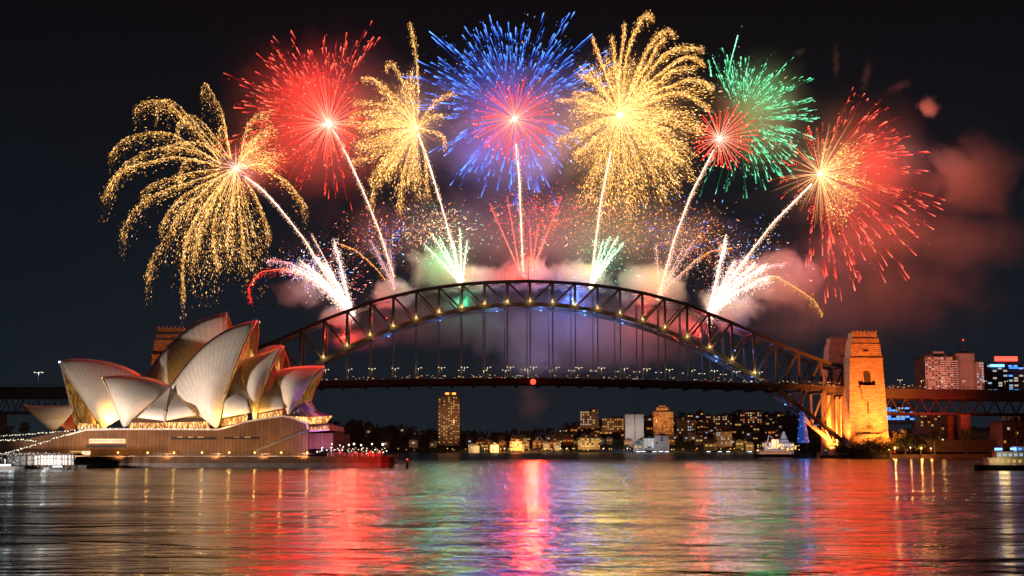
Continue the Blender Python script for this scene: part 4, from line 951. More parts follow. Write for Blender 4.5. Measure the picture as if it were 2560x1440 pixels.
# ------------------------------------------------------------------ promenade
YQ = 549.0
quay = [WW(-120, 1150, YQ)[0], WW(970, 1150, YQ)[0]]
zq = W(0, 1141.5, YQ).z
outl = [(quay[0], YQ), (-60, YQ), (quay[1] - 3, YQ + 1), (quay[1], YQ + 5), (quay[1] + 1.5, YQ + 12), (quay[1] - 1, YQ + 40), (quay[1] - 12, YQ + 70), (-60, YQ + 160), (quay[0], YQ + 160)]
def slab(zb, zt, grow, mm, name):
    m = MB().extrude([Vector((x, y - grow, zb)) for x, y in outl], (0, 0, zt - zb)); o = m.link(name, mm); o["kind"] = "structure"; return o
slab(-3, zq - 2.6, .6, noisemat("sea_wall_dark", (.05, .04, .035), (.09, .07, .06), .3, .9), "quay_base"); slab(zq - 2.59, zq, 0, PANEL, "promenade")
hr = empty("handrail", (0, YQ, zq), "thin metal handrail along the promenade edge below the podium", "railing")
m = MB()
for x in np.arange(-150, quay[1] - 4, 3.0): m.bar((x, YQ + .6, zq), (x, YQ + .6, zq + 1.1), .07)
m.bar((-150, YQ + .6, zq + 1.1), (quay[1] - 4, YQ + .6, zq + 1.1), .08); m.link("rail", STEEL, hr)
# wall lamps
wlp = None
for x in (295, 369, 435, 505, 573, 637, 703, 768):
    p = W(x, 1133, YP - 2.4)
    if wlp is None:
        wlp = empty("promenade_lamp", p); MB().bar(p + Vector((0, 0, -1.6)), p, .16).link("post", STEEL, wlp); MB().ball(p + Vector((0, 0, .25)), .42, 8).link("lamp_globe", glow("lamp_sodium", (1, .62, .12), 3.5), wlp)
        o = wlp
        b_l = lamp("globe_light", (0, -.4, .9), 260, (1, .55, .12), .4); b_l.parent = wlp
    else: o = copy_tree(wlp); o.location = p
    tag(o, "small yellow globe lamp on the promenade against the podium wall", "lamp", "yellow lamps along the podium wall")
# crowd at the tip and its lamps
def figures(n, fx, fy, z, label, Hs=1.7):
    mbs = [MB() for _ in range(3)]
    for _ in range(n):
        x, y = fx(), fy(); m = mbs[int(rng.integers(3))]; h = rng.uniform(1.5, 1.8)
        m.tube([(x, y, z), (x, y, z + h * .48)], .17, 5); m.tube([(x, y, z + h * .46), (x, y, z + h * .8), (x, y, z + h * .86)], .23, 6, .1); m.ball((x, y, z + h * .93), .12, 6)
    r = empty("crowd", (fx(), fy(), z)); r["kind"] = "stuff"; tag(r, label, "crowd")
    for mm, b in zip([mat("cloth_%d" % len(bpy.data.materials), c_, .8) for c_ in ((.1, .1, .13), (.45, .4, .36), (.3, .06, .05))], mbs): b.link("spectators", mm, r, kind="stuff")
    return r
figures(420, lambda: rng.uniform(W(835, 0, YQ).x, W(965, 0, YQ).x), lambda: rng.uniform(YQ + 1, YQ + 30), zq, "dense crowd of standing spectators on the promenade tip beside the water")
light_string([(790, 1126), (840, 1124), (900, 1125), (962, 1127)], 70, "sparkling row of small lights over the crowd on the promenade tip", G_WHITE, YQ + 8, .16, 9)
for x, y, r_s in ((830, 1110, .35), (850, 1113, .3), (872, 1112, .5), (885, 1110, .6), (903, 1113, .5), (930, 1110, .5), (957, 1111, .7)):
    p = W(x, 1140, YQ + 12); q = W(x, y, YQ + 12); o = empty("lamp_post", p, "slim lamp post standing among the crowd on the promenade tip", "lamp post", "lamp posts on the promenade tip")
    MB().bar(p, q, .14).link("pole", STEEL, o); MB().ball(q, r_s * .7, 8).link("lamp_globe", G_WHITE, o); lamp("post_light", q - p, 200, (1, .75, .4), .3).parent = o
for x in (850, 890, 925, 950): 
    q = W(x, 1131, YQ - .5); o = empty("red_edge_light", q, "small red light on the sea wall of the promenade tip", "light", "red lights on the sea wall tip"); MB().ball(q, .35, 6).link("bulb", G_RED, o)
lamp("red_wall_light", W(935, 1150, YQ - 26), 1.1e5, (1, .03, .02), 2, 'SPOT', W(935, 1146, YQ), 80, .9); lamp("red_wall_light", W(880, 1132, YQ - 14), 1500, (1, .07, .04), 2)
# ------------------------------------------------------------------ floodlighting of the sails
FL = (1, .80, .68)
def mast_flood(loc, tgt, p, colr, sp_, label):
    o = empty("floodlight_mast", (loc[0], loc[1], 0), label, "floodlight"); MB().bar((loc[0], loc[1], -1), (loc[0], loc[1], loc[2] - .8), .5).link("pole", STEEL, o)
    MB().box((loc[0], loc[1] - .6, loc[2]), (2.4, .8, 1.6)).link("lamp_housing", DARKSTEEL, o); l = lamp("flood_beam", (0, 1.0, loc[2]), p, colr, 1.2, 'SPOT', None, sp_, .35); l.parent = o
    l.rotation_euler = (Vector(tgt) - Vector((loc[0], loc[1] + 1, loc[2]))).to_track_quat('-Z', 'Y').to_euler(); return o
mast_flood((-196, 478, 3.5), (-132, 590, 40), 6.2e5, FL, 84, "tall floodlight mast on the shore left of the view aimed at the sails")
mast_flood((-190, 474, 3.5), (-112, 590, 38), 2.9e5, (1, .78, .70), 66, "second floodlight mast on the shore left of the view aimed at the sails")
# warm lights inside the sail mouths, at the feet, and a wash on the podium
def warm(px, py, Y, p, colr=(1, .5, .1), r=1.2):
    q = WW(px, py, Y); return lamp("foyer_light", q, p * .6 * (1.6 if Y < 600 else 1), colr, r, "SPOT", q + V3(0, 8, 5), 165, .6)
warm(228, 1062, 612, 30000); warm(286, 1062, 598, 50000, (1, .5, .08)); warm(590, 1010, YN - 5, 60000, (1, .55, .15)); warm(650, 1000, YN - 4, 24000, (1, .55, .15)); warm(755, 1000, YN - 4, 16000, (1, .5, .12)); warm(600, 930, YN, 20000, (1, .55, .15))
warm(560, 1060, YN - 30, 9000, (1, .55, .12)); warm(645, 1045, YN - 26, 6000); warm(300, 1066, YN - 6, 9000)
warm(800, 1055, YN - 24, 4000, (1, .6, .15)); lamp("skirt_light", WW(825, 1016, YN - 22), 2600, (.5, .12, 1), .6, 'SPOT', WW(770, 1025, YN - 12), 100, .8); lamp("purple_wash", WW(800, 1120, YP - 10), 24000, (.45, .14, 1), 1, 'SPOT', WW(800, 1100, YP), 120, .9)
for x in (180, 300, 420, 540, 660, 760): lamp("podium_wash", WW(x, 1138, YP - 13), 16000, (1, .5, .2), 1, 'SPOT', WW(x, 1092, YP), 130, .9)
warm(100, 1072, 634, 9000, (1, .03, .02)); 
lamp("red_rear_fill", (-74, 622, 84), 1.6e5, (1, .03, .02), 3);  # lamp added in mid-air, reddens the ridges in place of red fireworks
tipl = empty("tip_lamp", WW(150, 906, 626), "tiny blue white lamp on the peak of the left rear sail", "lamp"); MB().ball(WW(149, 906, 626), .6, 8).link("bulb", glow("tip_blue", (.45, .7, 1), 8), tipl)
tipl = empty("tip_lamp", WW(256, 946, 586), "tiny amber lamp on the peak of the smaller front sail", "lamp"); MB().ball(WW(255, 945, 585), .35, 8).link("bulb", G_GOLD, tipl)
# ------------------------------------------------------------------ wharf and boats at the left edge
TIMBER = mat("black_timber", (.012, .011, .010), .9, spec=.1)
COOLD = glow("wharf_bulb", (.7, .9, 1), 1.0)
wh = empty("wharf", WW(80, 1172, 520), "low wharf with a glass shelter full of cool lights at lower left", "wharf")
MB().box(WW(70, 1168, 520) + V3(0, 6, 0), (46, 14, 1.6)).link("pontoon", TIMBER, wh)
m = MB()
for x in np.linspace(5, 185, 13): m.tube([WW(x, 1178, 518), WW(x, 1137, 518)], .22, 6)
m.link("piles", TIMBER, wh)
MB().box(WW(90, 1136, 522) + V3(0, 3, 0), (32, 9, .5)).link("roof", TIMBER, wh)
shel = glassmat("shelter_glass_lit", (.01, .015, .015), (.3, .38, .36), .3, (.9, .9, .9)); shel.node_tree.nodes["Principled BSDF"].inputs["Base Color"].default_value = (.006, .007, .008, 1); MB().add([WW(20, 1140, 523), WW(184, 1138, 523), WW(184, 1163, 523), WW(20, 1163, 523)], [(3, 2, 1, 0)]).link("glass_wall", shel, wh)
light_string([(0, 1137), (60, 1134), (120, 1135), (180, 1136)], 40, "cool white lights along the roof of the wharf shelter", COOLD, 517, .16, 5)
light_string([(0, 1150), (60, 1152), (100, 1146), (180, 1150)], 34, "scattered cool lights under the wharf roof", COOLD, 517.5, .14, 9)
for x in (30, 110): lamp("wharf_light", WW(x, 1150, 512), 160, (.7, .9, 1), 1)
def hull(root, L, B, H, mm, bow=.25):
    b = root.location; secs = []
    for q in np.linspace(0, 1, 9):
        wq = B / 2 * (1 if q < 1 - bow else max(.04, math.cos((q - 1 + bow) / bow * math.pi / 2))); sh = H * (1 + .35 * max(0, q - .6)); x = -L / 2 + L * q + (0 if q < 1 else 0)
        secs.append([Vector((x, -wq, sh)), Vector((x, -wq * .75, -.4)), Vector((x, wq * .75, -.4)), Vector((x, wq, sh))])
    R = Matrix.Rotation(root.rotation_euler.z, 3, 'Z'); m = MB(); v = [b + R @ p for s_ in secs for p in s_]; f = []
    for i in range(8):
        for k in range(4): f.append((i * 4 + k, i * 4 + (k + 1) % 4, (i + 1) * 4 + (k + 1) % 4, (i + 1) * 4 + k))
    f.append((0, 1, 2, 3)); f.append((35, 34, 33, 32)); m.add(v, f)
    inv = root.matrix_basis
    me = bpy.data.meshes.new("hull"); Mi = (Matrix.Translation(b) @ Matrix.Rotation(root.rotation_euler.z, 4, 'Z')).inverted(); me.from_pydata([Mi @ Vector(p) for p in m.v], [], m.f); me.update(); return link_mesh("hull", me, mm, root)
BOATW = mat("boat_white", (.6, .6, .58), .35); BOATD = mat("boat_dark_hull", (.006, .007, .008), .5, spec=.2)
def local(mb, name, mm, root):
    me = bpy.data.meshes.new(name); me.from_pydata(mb.v, [], mb.f); me.update(); return link_mesh(name, me, mm, root)
CABIN = mat("boat_cabin_dark", (.008, .008, .009), .7, spec=.1)
def motor_boat(loc, rz, L, label, group=None, hm=None, gl=G_COOL):
    r = empty("motor_boat", loc, label, "boat", group, rz); hull(r, L, L * .28, L * .09, hm or BOATW)
    local(MB().box((-L * .08, 0, L * .13), (L * .45, L * .2, L * .09), 0, .85), "cabin", CABIN if hm else BOATW, r)
    for s_ in (-1, 1): local(MB().box((-L * .08, s_ * L * .1, L * .135), (L * .38, .06, L * .035)), "window", gl, r)
    local(MB().bar((-L * .1, 0, L * .17), (-L * .1, 0, L * .32), .12), "mast", STEEL, r); return r
motor_boat(WW(20, 1176, 505) * V3(1, 1, 0), .05, 12, "dark moored boat with lit cabin windows at the lower left corner", None, BOATD)
motor_boat(WW(140, 1178, 498) * V3(1, 1, 0), 3.2, 9, "small moored boat beside the lower left wharf", None, BOATD)
# channel marker
bu = empty("channel_marker", WW(1018, 1170, 534) * V3(1, 1, 0), "small dark channel marker post with a red top right of the promenade tip", "buoy")
b_ = bu.location; MB().tube([b_ + Vector((0, 0, -1)), b_ + Vector((0, 0, 2.0))], .75, 10, .55).link("pile", DARKSTEEL, bu); MB().tube([b_ + Vector((0, 0, 2.0)), b_ + Vector((0, 0, 3.2))], .5, 10, .35).link("cage", mat("marker_red", (.5, .05, .03), .5), bu); MB().ball(b_ + Vector((0, 0, 3.5)), .3).link("lamp", G_RED, bu)

for o in op.children:
    if o.name.startswith("side_shell") and not o.data.uv_layers: add_uv(o, 10, 14)
# ================================================================== far shore
def land(prof, Y0, Y1, name, mm, base=0, seed=1, zamp=6, ny=14, nx=160):
    """prof: ridge line in photograph pixels at the far edge"""
    r2 = np.random.default_rng(seed); xs = np.linspace(prof[0][0], prof[-1][0], nx); ys = np.interp(xs, [p[0] for p in prof], [p[1] for p in prof]); G = []
    bmp = r2.normal(0, 1, nx); bmp = np.convolve(bmp, np.ones(5) / 5, 'same') * zamp
    for j in range(ny):
        q = j / (ny - 1); Y = lerp(Y0, Y1, q); row = []
        for i in range(nx):
            zt = max(W(xs[i], ys[i], Y1).z + bmp[i] - 4, .8); X = W(xs[i], 1100, Y1).x * (Y / Y1)
            z = lerp(.8, zt, (q ** .8)) if j else -2
            row.append((X, Y, z + r2.normal(0, zamp * .15) * (q > 0)))
        G.append(row)
    G.append([(p[0], p[1] + 40, -3) for p in G[-1]])
    o = MB().grid(G).link(name, mm); o["kind"] = "structure"; return o
HILLM = noisemat("wooded_hill", (.012, .014, .009), (.03, .03, .018), .02, .95)
PROF = [(700, 1062), (800, 1060), (860, 1059), (920, 1063), (1000, 1072), (1060, 1080), (1130, 1086), (1230, 1086), (1330, 1084), (1400, 1076), (1450, 1062), (1520, 1052), (1600, 1048), (1700, 1040), (1800, 1037), (1900, 1033), (2000, 1035), (2080, 1050)]
land(PROF, 2300, 2900, "hill", HILLM)
land([(2040, 1120), (2110, 1110), (2200, 1104), (2300, 1096), (2400, 1090), (2500, 1085), (2760, 1080)], 1016, 1300, "foreshore", GROUND, zamp=1.0, ny=8)
land([(2150, 1075), (2250, 1068), (2400, 1060), (2760, 1050)], 1320, 1700, "slope", HILLM, zamp=3, ny=6)
land([(-260, 1092), (0, 1088), (200, 1080), (420, 1075), (560, 1085)], 1000, 1250, "rocks_shore", HILLM, zamp=2, ny=8)
def leaves(m, c, R, n, s, sq=.75):
    """small leaf faces scattered through a crown volume in clumps"""
    cl = rng.normal(0, 1, (max(4, n // 40), 3)); cl /= np.linalg.norm(cl, axis=1)[:, None]; cl *= rng.uniform(.35, .85, (len(cl), 1)) * R; cl[:, 2] *= sq
    for _ in range(n):
        k = cl[int(rng.integers(len(cl)))]; p = np.array(c) + k + rng.normal(0, R * .2, 3); a = rng.normal(0, 1, 3); a /= np.linalg.norm(a); b = np.cross(a, rng.normal(0, 1, 3)); b /= np.linalg.norm(b) + 1e-9; q = s * rng.uniform(.6, 1.4)
        m.add([p - a * q, p + b * q * .6, p + a * q, p - b * q * .6], [(0, 1, 2, 3)])
LEAFM = noisemat("foliage", (.03, .04, .012), (.07, .08, .02), .5, .7); BARK = noisemat("bark", (.08, .06, .04), (.12, .09, .06), 2, .9)
# forest crest on the hill
m = MB()
for k in range(420):
    x = rng.uniform(720, 2080); yr = np.interp(x, [p[0] for p in PROF], [p[1] for p in PROF]); q = rng.uniform(.0, 1) ** .6; Y = lerp(2330, 2890, q); zt = W(x, yr, 2900).z; z = lerp(2, zt, q ** .8)
    leaves(m, (W(x, 1100, Y).x, Y, z + 3), rng.uniform(6, 12), 34, 3.2)
m.link("woodland", LEAFM, kind="stuff"); bpy.data.objects["woodland"]["label"] = "dark woodland covering the hill across the harbour"
# ------------------------------------------------------------------ buildings
WALLS = [noisemat("wall_" + n_, c_, tuple(k * 1.25 for k in c_), .08, .85) for n_, c_ in (("brown", (.16, .11, .08)), ("grey", (.24, .23, .22)), ("orange", (.28, .15, .07)), ("pale", (.36, .33, .31)), ("navy", (.03, .04, .07)), ("pink", (.26, .17, .15)))]
PANES = {k: glow("pane_" + k, c_, s_) for k, c_, s_ in (("gold", (1, .6, .16), .6), ("amber", (1, .34, .06), .55), ("white", (1, .88, .7), .5), ("cool", (.6, .8, 1), .6), ("blue", (.08, .3, 1), 1.8), ("red", (1, .06, .04), 2.5))}
PANES["dark"] = mat("pane_dark", (.015, .015, .02), .15)
panes = {}
def pane(kind, w_, h_):
    k = (kind, round(w_, 1), round(h_, 1))
    if k not in panes:
        me = bpy.data.meshes.new("window"); b = MB().box((0, 0, 0), (w_, .4, h_)); me.from_pydata(b.v, [], b.f); me.materials.append(PANES[kind]); panes[k] = me
    return panes[k]
def building(name, x0, x1, yt, yb, Y, dep, wall, label, cols, rows, lit=.4, kinds=("gold",), steps=(), max_w=96, group=None, roof=True, ws=.55, dark=.25, cat="building"):
    a, b = W(x0, yt, Y), W(x1, yb, Y); wd = b.x - a.x; h = a.z - b.z; cx_ = (a.x + b.x) / 2
    r = empty(name, (cx_, Y, b.z), label, cat, group)
    m = MB().box((cx_, Y + dep / 2, b.z + h / 2 - 2), (wd, dep, h + 4)); m.link("wall", wall, r)
    lb = MB()
    for k in range(1, rows):
        lb.box((cx_, Y - .15, b.z + h * k / rows), (wd + .3, .9, max(.25, h / rows * .1)))
    if rows > 2: lb.link("ledges", wall, r)
    if roof:
        m = MB().box((cx_, Y + dep / 2, a.z + .5), (wd + 1, dep + 1, 1.0)); m.box((cx_ + wd * .1, Y + dep / 2, a.z + 2.2), (wd * .35, dep * .4, 3.4)); m.link("roof", DARKSTEEL, r)
    cells = [(i, j) for i in range(cols) for j in range(rows)]; rng.shuffle(cells); n = 0
    cw, ch = wd / cols, h / rows
    for i, j in cells:
        q = rng.random()
        if q < lit: kd = kinds[int(rng.integers(len(kinds)))]
        elif q < lit + dark: kd = "dark"
        else: continue
        o = bpy.data.objects.new("window", pane(kd, cw * ws, ch * ws)); COL.objects.link(o); o.parent = r; o.location = (-wd / 2 + cw * (i + .5), -.16, ch * (j + .5)); n += 1
        if n >= max_w: break
    return r
bt = building("apartment_tower", 1096, 1149, 992, 1108, 2250, 24, WALLS[0], "tall lone brown apartment tower with scattered gold windows left of centre", 9, 26, .33, ("gold", "gold", "amber"), max_w=98, dark=.1, cat="apartment tower")
p_ = W(1110, 992, 2250); q_ = W(1140, 981, 2250); MB().box(((p_.x + q_.x) / 2, 2262, (p_.z + q_.z) / 2), (q_.x - p_.x, 18, q_.z - p_.z + 1)).link("penthouse", WALLS[0], bt)
for x in (1118, 1135): MB().box(W(x, 984, 2249.8), (6, .6, 3)).link("window", G_ORANGE, bt)
lamp("tower_wash", W(1123, 1050, 2180), 70000 * 2, (1, .5, .22), 6, "SPOT", W(1123, 1050, 2180 + 100), 75, .8)
building("apartment_block", 1450, 1497, 1028, 1064, 2450, 30, WALLS[0], "square dark block with gold windows on the hill crest", 8, 6, .5, ("gold", "white"), cat="apartment block")
building("apartment_block", 1480, 1497, 1024, 1060, 2440, 20, WALLS[0], "narrow stair tower joined to the square block on the hill crest", 2, 6, .3, ("gold",), cat="apartment block")
building("apartment_tower", 1563, 1610, 1036, 1108, 2350, 24, WALLS[3], "pale grey tower with two plain slabs on the hillside", 2, 3, .05, ("gold",), dark=0, cat="apartment tower")
lamp("tower_wash", W(1590, 1075, 2300), 70000 * .9, (1, .75, .6), 6, "SPOT", W(1590, 1075, 2300 + 100), 75, .8)
MB().box(W(1587, 1072, 2349.4), (1.2, 1, 52)).link("slot", PANES["dark"], bpy.data.objects["apartment_tower.001"])
bo = building("apartment_tower", 1633, 1684, 1030, 1085, 2400, 24, WALLS[2], "orange lit stepped apartment tower on the hillside", 10, 12, .7, ("gold", "amber", "amber"), cat="apartment tower", max_w=90)
for (xa, xb, yt, yb2) in ((1640, 1672, 1018, 1031), (1646, 1664, 1013, 1019)):
    p_, q_ = W(xa, yt, 2404), W(xb, yb2, 2404); MB().box(((p_.x + q_.x) / 2, 2412, (p_.z + q_.z) / 2), (q_.x - p_.x, 16, p_.z - q_.z)).link("upper_storeys", WALLS[2], bo)
for x in (1645, 1655, 1665): MB().box(W(x, 1023, 2403.6), (3.5, .6, 3)).link("window", PANES["amber"], bo)
lamp("tower_wash", W(1658, 1050, 2350), 126000 * 1.0, (1, .4, .1), 6, "SPOT", W(1658, 1050, 2350 + 100), 75, .8)
building("office_block", 1610, 1636, 1096, 1120, 2290, 30, WALLS[3], "long white low office with bright strip windows on the far shore", 3, 6, .85, ("cool", "white"), ws=.8, cat="office")
building("office_block", 1636, 1673, 1090, 1124, 2292, 30, WALLS[3], "blank pale end block beside the white office on the far shore", 3, 5, .0, dark=.2, cat="office")
lamp("tower_wash", W(1640, 1105, 2250), 42000 * .9, (.85, .9, 1), 6, "SPOT", W(1640, 1105, 2250 + 100), 75, .8)
building("apartment_block", 1505, 1560, 1046, 1075, 2450, 26, WALLS[2], "low orange block between the square block and the pale tower", 9, 5, .6, ("amber", "gold"), cat="apartment block")
building("boatshed", 1445, 1500, 1096, 1118, 2310, 22, WALLS[0], "waterside building with rows of yellow windows under the square block", 10, 4, .6, ("gold",), ws=.7)
building("apartment_block", 1692, 1740, 1050, 1085, 2470, 24, WALLS[0], "dark hillside block right of the orange tower", 9, 5, .3, ("gold", "cool"), cat="apartment block")
building("apartment_block", 1765, 1830, 1040, 1062, 2550, 24, WALLS[0], "wide low block on the crest below the deck at right", 11, 4, .4, ("amber", "white", "gold"), cat="apartment block")
building("apartment_block", 1850, 1905, 1030, 1058, 2600, 24, WALLS[5], "pinkish block on the crest next to the arch leg", 9, 5, .45, ("white", "amber"), cat="apartment block")
building("apartment_block", 1790, 1830, 1080, 1110, 2330, 24, WALLS[5], "mauve lit block low on the far slope at right", 7, 6, .35, ("white", "cool", "amber"), cat="apartment block")
building("fire_lit_shed", 1275, 1305, 1105, 1121, 2310, 20, WALLS[2], "small shed lit red and orange on the far shore under the smoke column", 5, 3, .8, ("red", "amber", "white"), ws=.75)
lamp("shed_light", W(1290, 1100, 2290), 3e5, (1, .22, .05), 6, "SPOT", W(1290, 1100, 2350), 140, .6)
# houses over the slope
def hz(x, q):
    yr = np.interp(x, [p[0] for p in PROF], [p[1] for p in PROF]); return max(lerp(.8, W(x, yr, 2900).z - 4, q ** .8), .8)
def house(wall, kd, w_=13, h_=8, d_=10):
    r = empty("hillside_house", (0, 0, 0)); local(MB().box((0, 0, h_ / 2 - 3), (w_, d_, h_ + 6)), "wall", wall, r)
    local(MB().extrude([Vector((-w_ / 2 - .5, -d_ / 2 - .5, h_)), Vector((w_ / 2 + .5, -d_ / 2 - .5, h_)), Vector((0, -d_ / 2 - .5, h_ + 4))], (0, d_ + 1, 0)), "roof", DARKSTEEL, r)
    for x in ((-.26, .2) if kd in ("gold", "amber") else (0,)):
        o = bpy.data.objects.new("window", pane(kd, 4.2, 2.4)); COL.objects.link(o); o.parent = r; o.location = (x * w_, -d_ / 2 - .1, h_ * .5)
    return r
HP = {k: house(WALLS[i], k) for k, i in (("gold", 0), ("amber", 2), ("white", 3), ("cool", 1))}; hused = set()
HN = {"gold": "two gold lit windows", "amber": "two amber lit windows", "white": "one white lit window", "cool": "one bluish lit window"}
zones = [(1160, 1420, .0, .45, 46), (1380, 1560, .1, .9, 44), (1560, 1760, .0, .95, 50), (1740, 1960, .0, .98, 74), (830, 1090, .05, .8, 9)]
for (xa, xb, qa, qb, n) in zones:
    for _ in range(n):
        k = ["gold", "amber", "white", "cool", "gold", "amber", "gold"][int(rng.integers(7))]
        if xb <= 1100: k = "white"
        x = rng.uniform(xa, xb); q = rng.uniform(qa, qb); Y = lerp(2310, 2880, q); s0_ = HP[k]; o = s0_ if k not in hused else copy_tree(s0_); hused.add(k)
        o.location = (W(x, 1100, Y).x, Y, hz(x, q) + 3); s_ = rng.uniform(.7, 1.25); o.scale = (s_, s_, s_)
        tag(o, "small hillside house across the harbour with " + HN[k], "house", "houses on the far hillside with " + HN[k])
# shore lamps
sh = {}
for kd, gm in (("gold", G_GOLD), ("white", G_WHITE), ("orange", G_ORANGE)):
    r = empty("shore_lamp", (0, 0, 0)); local(MB().bar((0, 0, 0), (0, 0, 5), .5), "pole", DARKSTEEL, r); local(MB().ball((0, 0, 5.4), .8, 6, .8), "lamp_head", gm, r); sh[kd] = r
su = set()
for k in range(84):
    x = rng.choice([rng.uniform(960, 1180), rng.uniform(1160, 1420), rng.uniform(1420, 1960)], p=[.15, .45, .4]); kd = ["gold", "gold", "white", "orange"][int(rng.integers(4))]
    o = sh[kd] if kd not in su else copy_tree(sh[kd]); su.add(kd); Y = rng.uniform(2296, 2330); o.location = (W(x, 1128, Y).x, Y, 1.0); s_ = rng.uniform(.6, 1.2); o.scale = (s_,) * 3
    tag(o, "tiny %s lamp post on the far shoreline" % kd, "lamp post", "%s lamps along the far shore" % kd)
for x, p in ((1180, 2e5), (1240, 5e5), (1310, 7e5), (1370, 3e5), (1470, 3e5), (1570, 2.5e5), (1700, 2e5), (1860, 2.5e5)): lamp("shore_glow", W(x, 1118, 2280), p * .35, (1, .62, .2) if x != 1570 else (.6, .8, 1), 3, "SPOT", W(x, 1112, 2400), 140, .6)
mbt = None
for k in range(15):
    x = rng.uniform(1545, 1670) if k < 10 else rng.uniform(1760, 1880); Y = rng.uniform(2120, 2280); loc = (W(x, 1130, Y).x, Y, 0)
    if mbt is None: mbt = motor_boat(loc, 0.2, 16, None); o = mbt
    else: o = copy_tree(mbt); o.location = loc; o.rotation_euler = (0, 0, rng.uniform(-.5, .5))
    tag(o, "small white moored boat with bluish cabin light by the far shore", "boat", "white boats moored at the far shore")
# lit fairground hall behind the arch leg, with a dark ferry in front
fh = building("fairground_hall", 1905, 1985, 1108, 1126, 1500, 24, WALLS[0], "brightly lit fairground hall behind the foot of the arch", 14, 2, .8, ("white", "gold", "cool"), ws=.75, cat="hall")
dm = W(1962, 1108, 1505)
for k, (r_s, dz) in enumerate(((7, 0), (4, 5), (2, 9))): MB().tube([(dm.x, 1510, dm.z + dz), (dm.x, 1510, dm.z + dz + 4)], r_s, 12, r_s * .6).link("dome_tier", glow("dome_%d" % k, (.9, .8, 1), .25), fh)
MB().box(W(1938, 1109, 1499) , (8, .8, 9)).link("sign_panel", glow("panel_amber", (1, .42, .05), 1.6), fh)
MB().bar(W(1918, 1107, 1500), W(1922, 1088, 1500), .8).bar(W(1922, 1088, 1500), W(1935, 1098, 1500), .5).link("ride_arm", STEEL, fh)
lamp("fair_light", W(1945, 1100, 1480), 5e4, (.95, .75, 1), 4, "SPOT", W(1945, 1105, 1520), 120, .6)
fl_s = empty("fair_lights", W(1945, 1120, 1490), "cluster of coloured fairground bulbs in front of the lit hall", "string lights"); m = MB()
for _ in range(60): m.ball(W(rng.uniform(1885, 1998), rng.uniform(1110, 1127), 1488), rng.uniform(.3, .9), 6)
m.link("bulbs", G_GOLD, fl_s, kind="stuff")
def ferry(loc, rz, L, label, decks, lit, hm=BOATD, group=None):
    r = empty("ferry", loc, label, "ferry", group, rz); hull(r, L, L * .24, L * .055, hm, .22); H = L * .055
    for k, (x0, x1, hh, gm) in enumerate(decks):
        z = H + .2 + sum(d[2] for d in decks[:k]); local(MB().box(((x0 + x1) / 2 * L, 0, z + hh / 2), ((x1 - x0) * L, L * (.21 - .03 * k), hh * .98)), "deck_cabin", BOATW, r)
        n = int((x1 - x0) * L / 1.9)
        for i in range(n):
            for s_ in (-1, 1):
                if s_ > 0 and math.cos(rz) > 0: continue
                o = bpy.data.objects.new("window", pane(gm, 1.05, hh * .4)); COL.objects.link(o); o.parent = r; o.location = ((x0 * L + (i + .5) * (x1 - x0) * L / n), s_ * L * (.105 - .015 * k), z + hh * .55)
        local(MB().box(((x0 + x1) / 2 * L, 0, z + hh), ((x1 - x0) * L + 1, L * (.22 - .03 * k), .25)), "awning", BOATW, r)
    local(MB().bar((0, 0, H + 6), (0, 0, H + 13), .3), "mast", STEEL, r); return r
fy = ferry((W(1942, 1140, 1180).x, 1180, 0), .02, 40, "dark ferry with yellow deck lights crossing in front of the fairground hall", [(-.4, .3, 2.4, "gold"), (-.3, .2, 2.2, "white")], 1)
fe = ferry((W(2545, 1175, 486).x, 486, 0), math.pi - .08, 31, "two deck ferry with yellow and blue lit windows entering at the right edge", [(-.42, .36, 2.5, "gold"), (-.42, .26, 2.2, "cool"), (-.36, .02, 1.9, "blue")], 1)
for k, (x, z, gm) in enumerate(((8.6, 9.2, G_BLUE), (3, 9.3, G_BLUE), (-4, 9.6, G_RED), (-8, 9.4, G_WHITE))): local(MB().box((x - 2, .0, z - 1.6), (2.2, 2, .8)), "deck_light", gm, fe)
lamp("ferry_light", W(2510, 1150, 478), 900, (1, .7, .3), 2); 
# ------------------------------------------------------------------ right bank
bh = building("apartment_block", 2312, 2385, 893, 985, 1500, 40, WALLS[5], "tall pinkish apartment block with balconies behind the viaduct", 9, 17, .09, ("white", "amber"), dark=.5, cat="apartment block", ws=.6)
b2 = building("apartment_block", 2390, 2440, 884, 985, 1520, 36, WALLS[5], "blank pink slab rising beside the balconied block, with an antenna", 4, 5, .0, dark=.0, cat="apartment block")
b3 = building("apartment_block", 2440, 2462, 905, 985, 1510, 36, WALLS[5], "stepped lower slab with strip lights right of the blank slab", 3, 12, .4, ("white", "cool"), dark=.1, cat="apartment block")
MB().bar(W(2412, 884, 1530), W(2408, 852, 1530), 1.0, 1.0, .4).link("antenna", STEEL, b2); MB().ball(W(2408, 850, 1530), .9).link("antenna_light", G_RED, b2)
for x0_, x1_, yt in ((2318, 2372, 886), (2335, 2362, 879)): p_, q_ = W(x0_, yt, 1510), W(x1_, yt + 8, 1510); MB().box(((p_.x + q_.x) / 2, 1525, (p_.z + q_.z) / 2), (q_.x - p_.x, 24, p_.z - q_.z + .6)).link("penthouse", WALLS[5], bh)
for k in range(14):
    z = W(0, 903 + k * 5.6, 1498).z
    for x in (2322, 2350): MB().box((W(x, 0, 1498).x, 1497.6, z), (7, 2.4, .9)).link("balcony", WALLS[3], bh)
lamp("block_wash", W(2380, 940, 1420), 4.5e5, (1, .36, .26), 6, "SPOT", W(2385, 930, 1510), 90, .8)
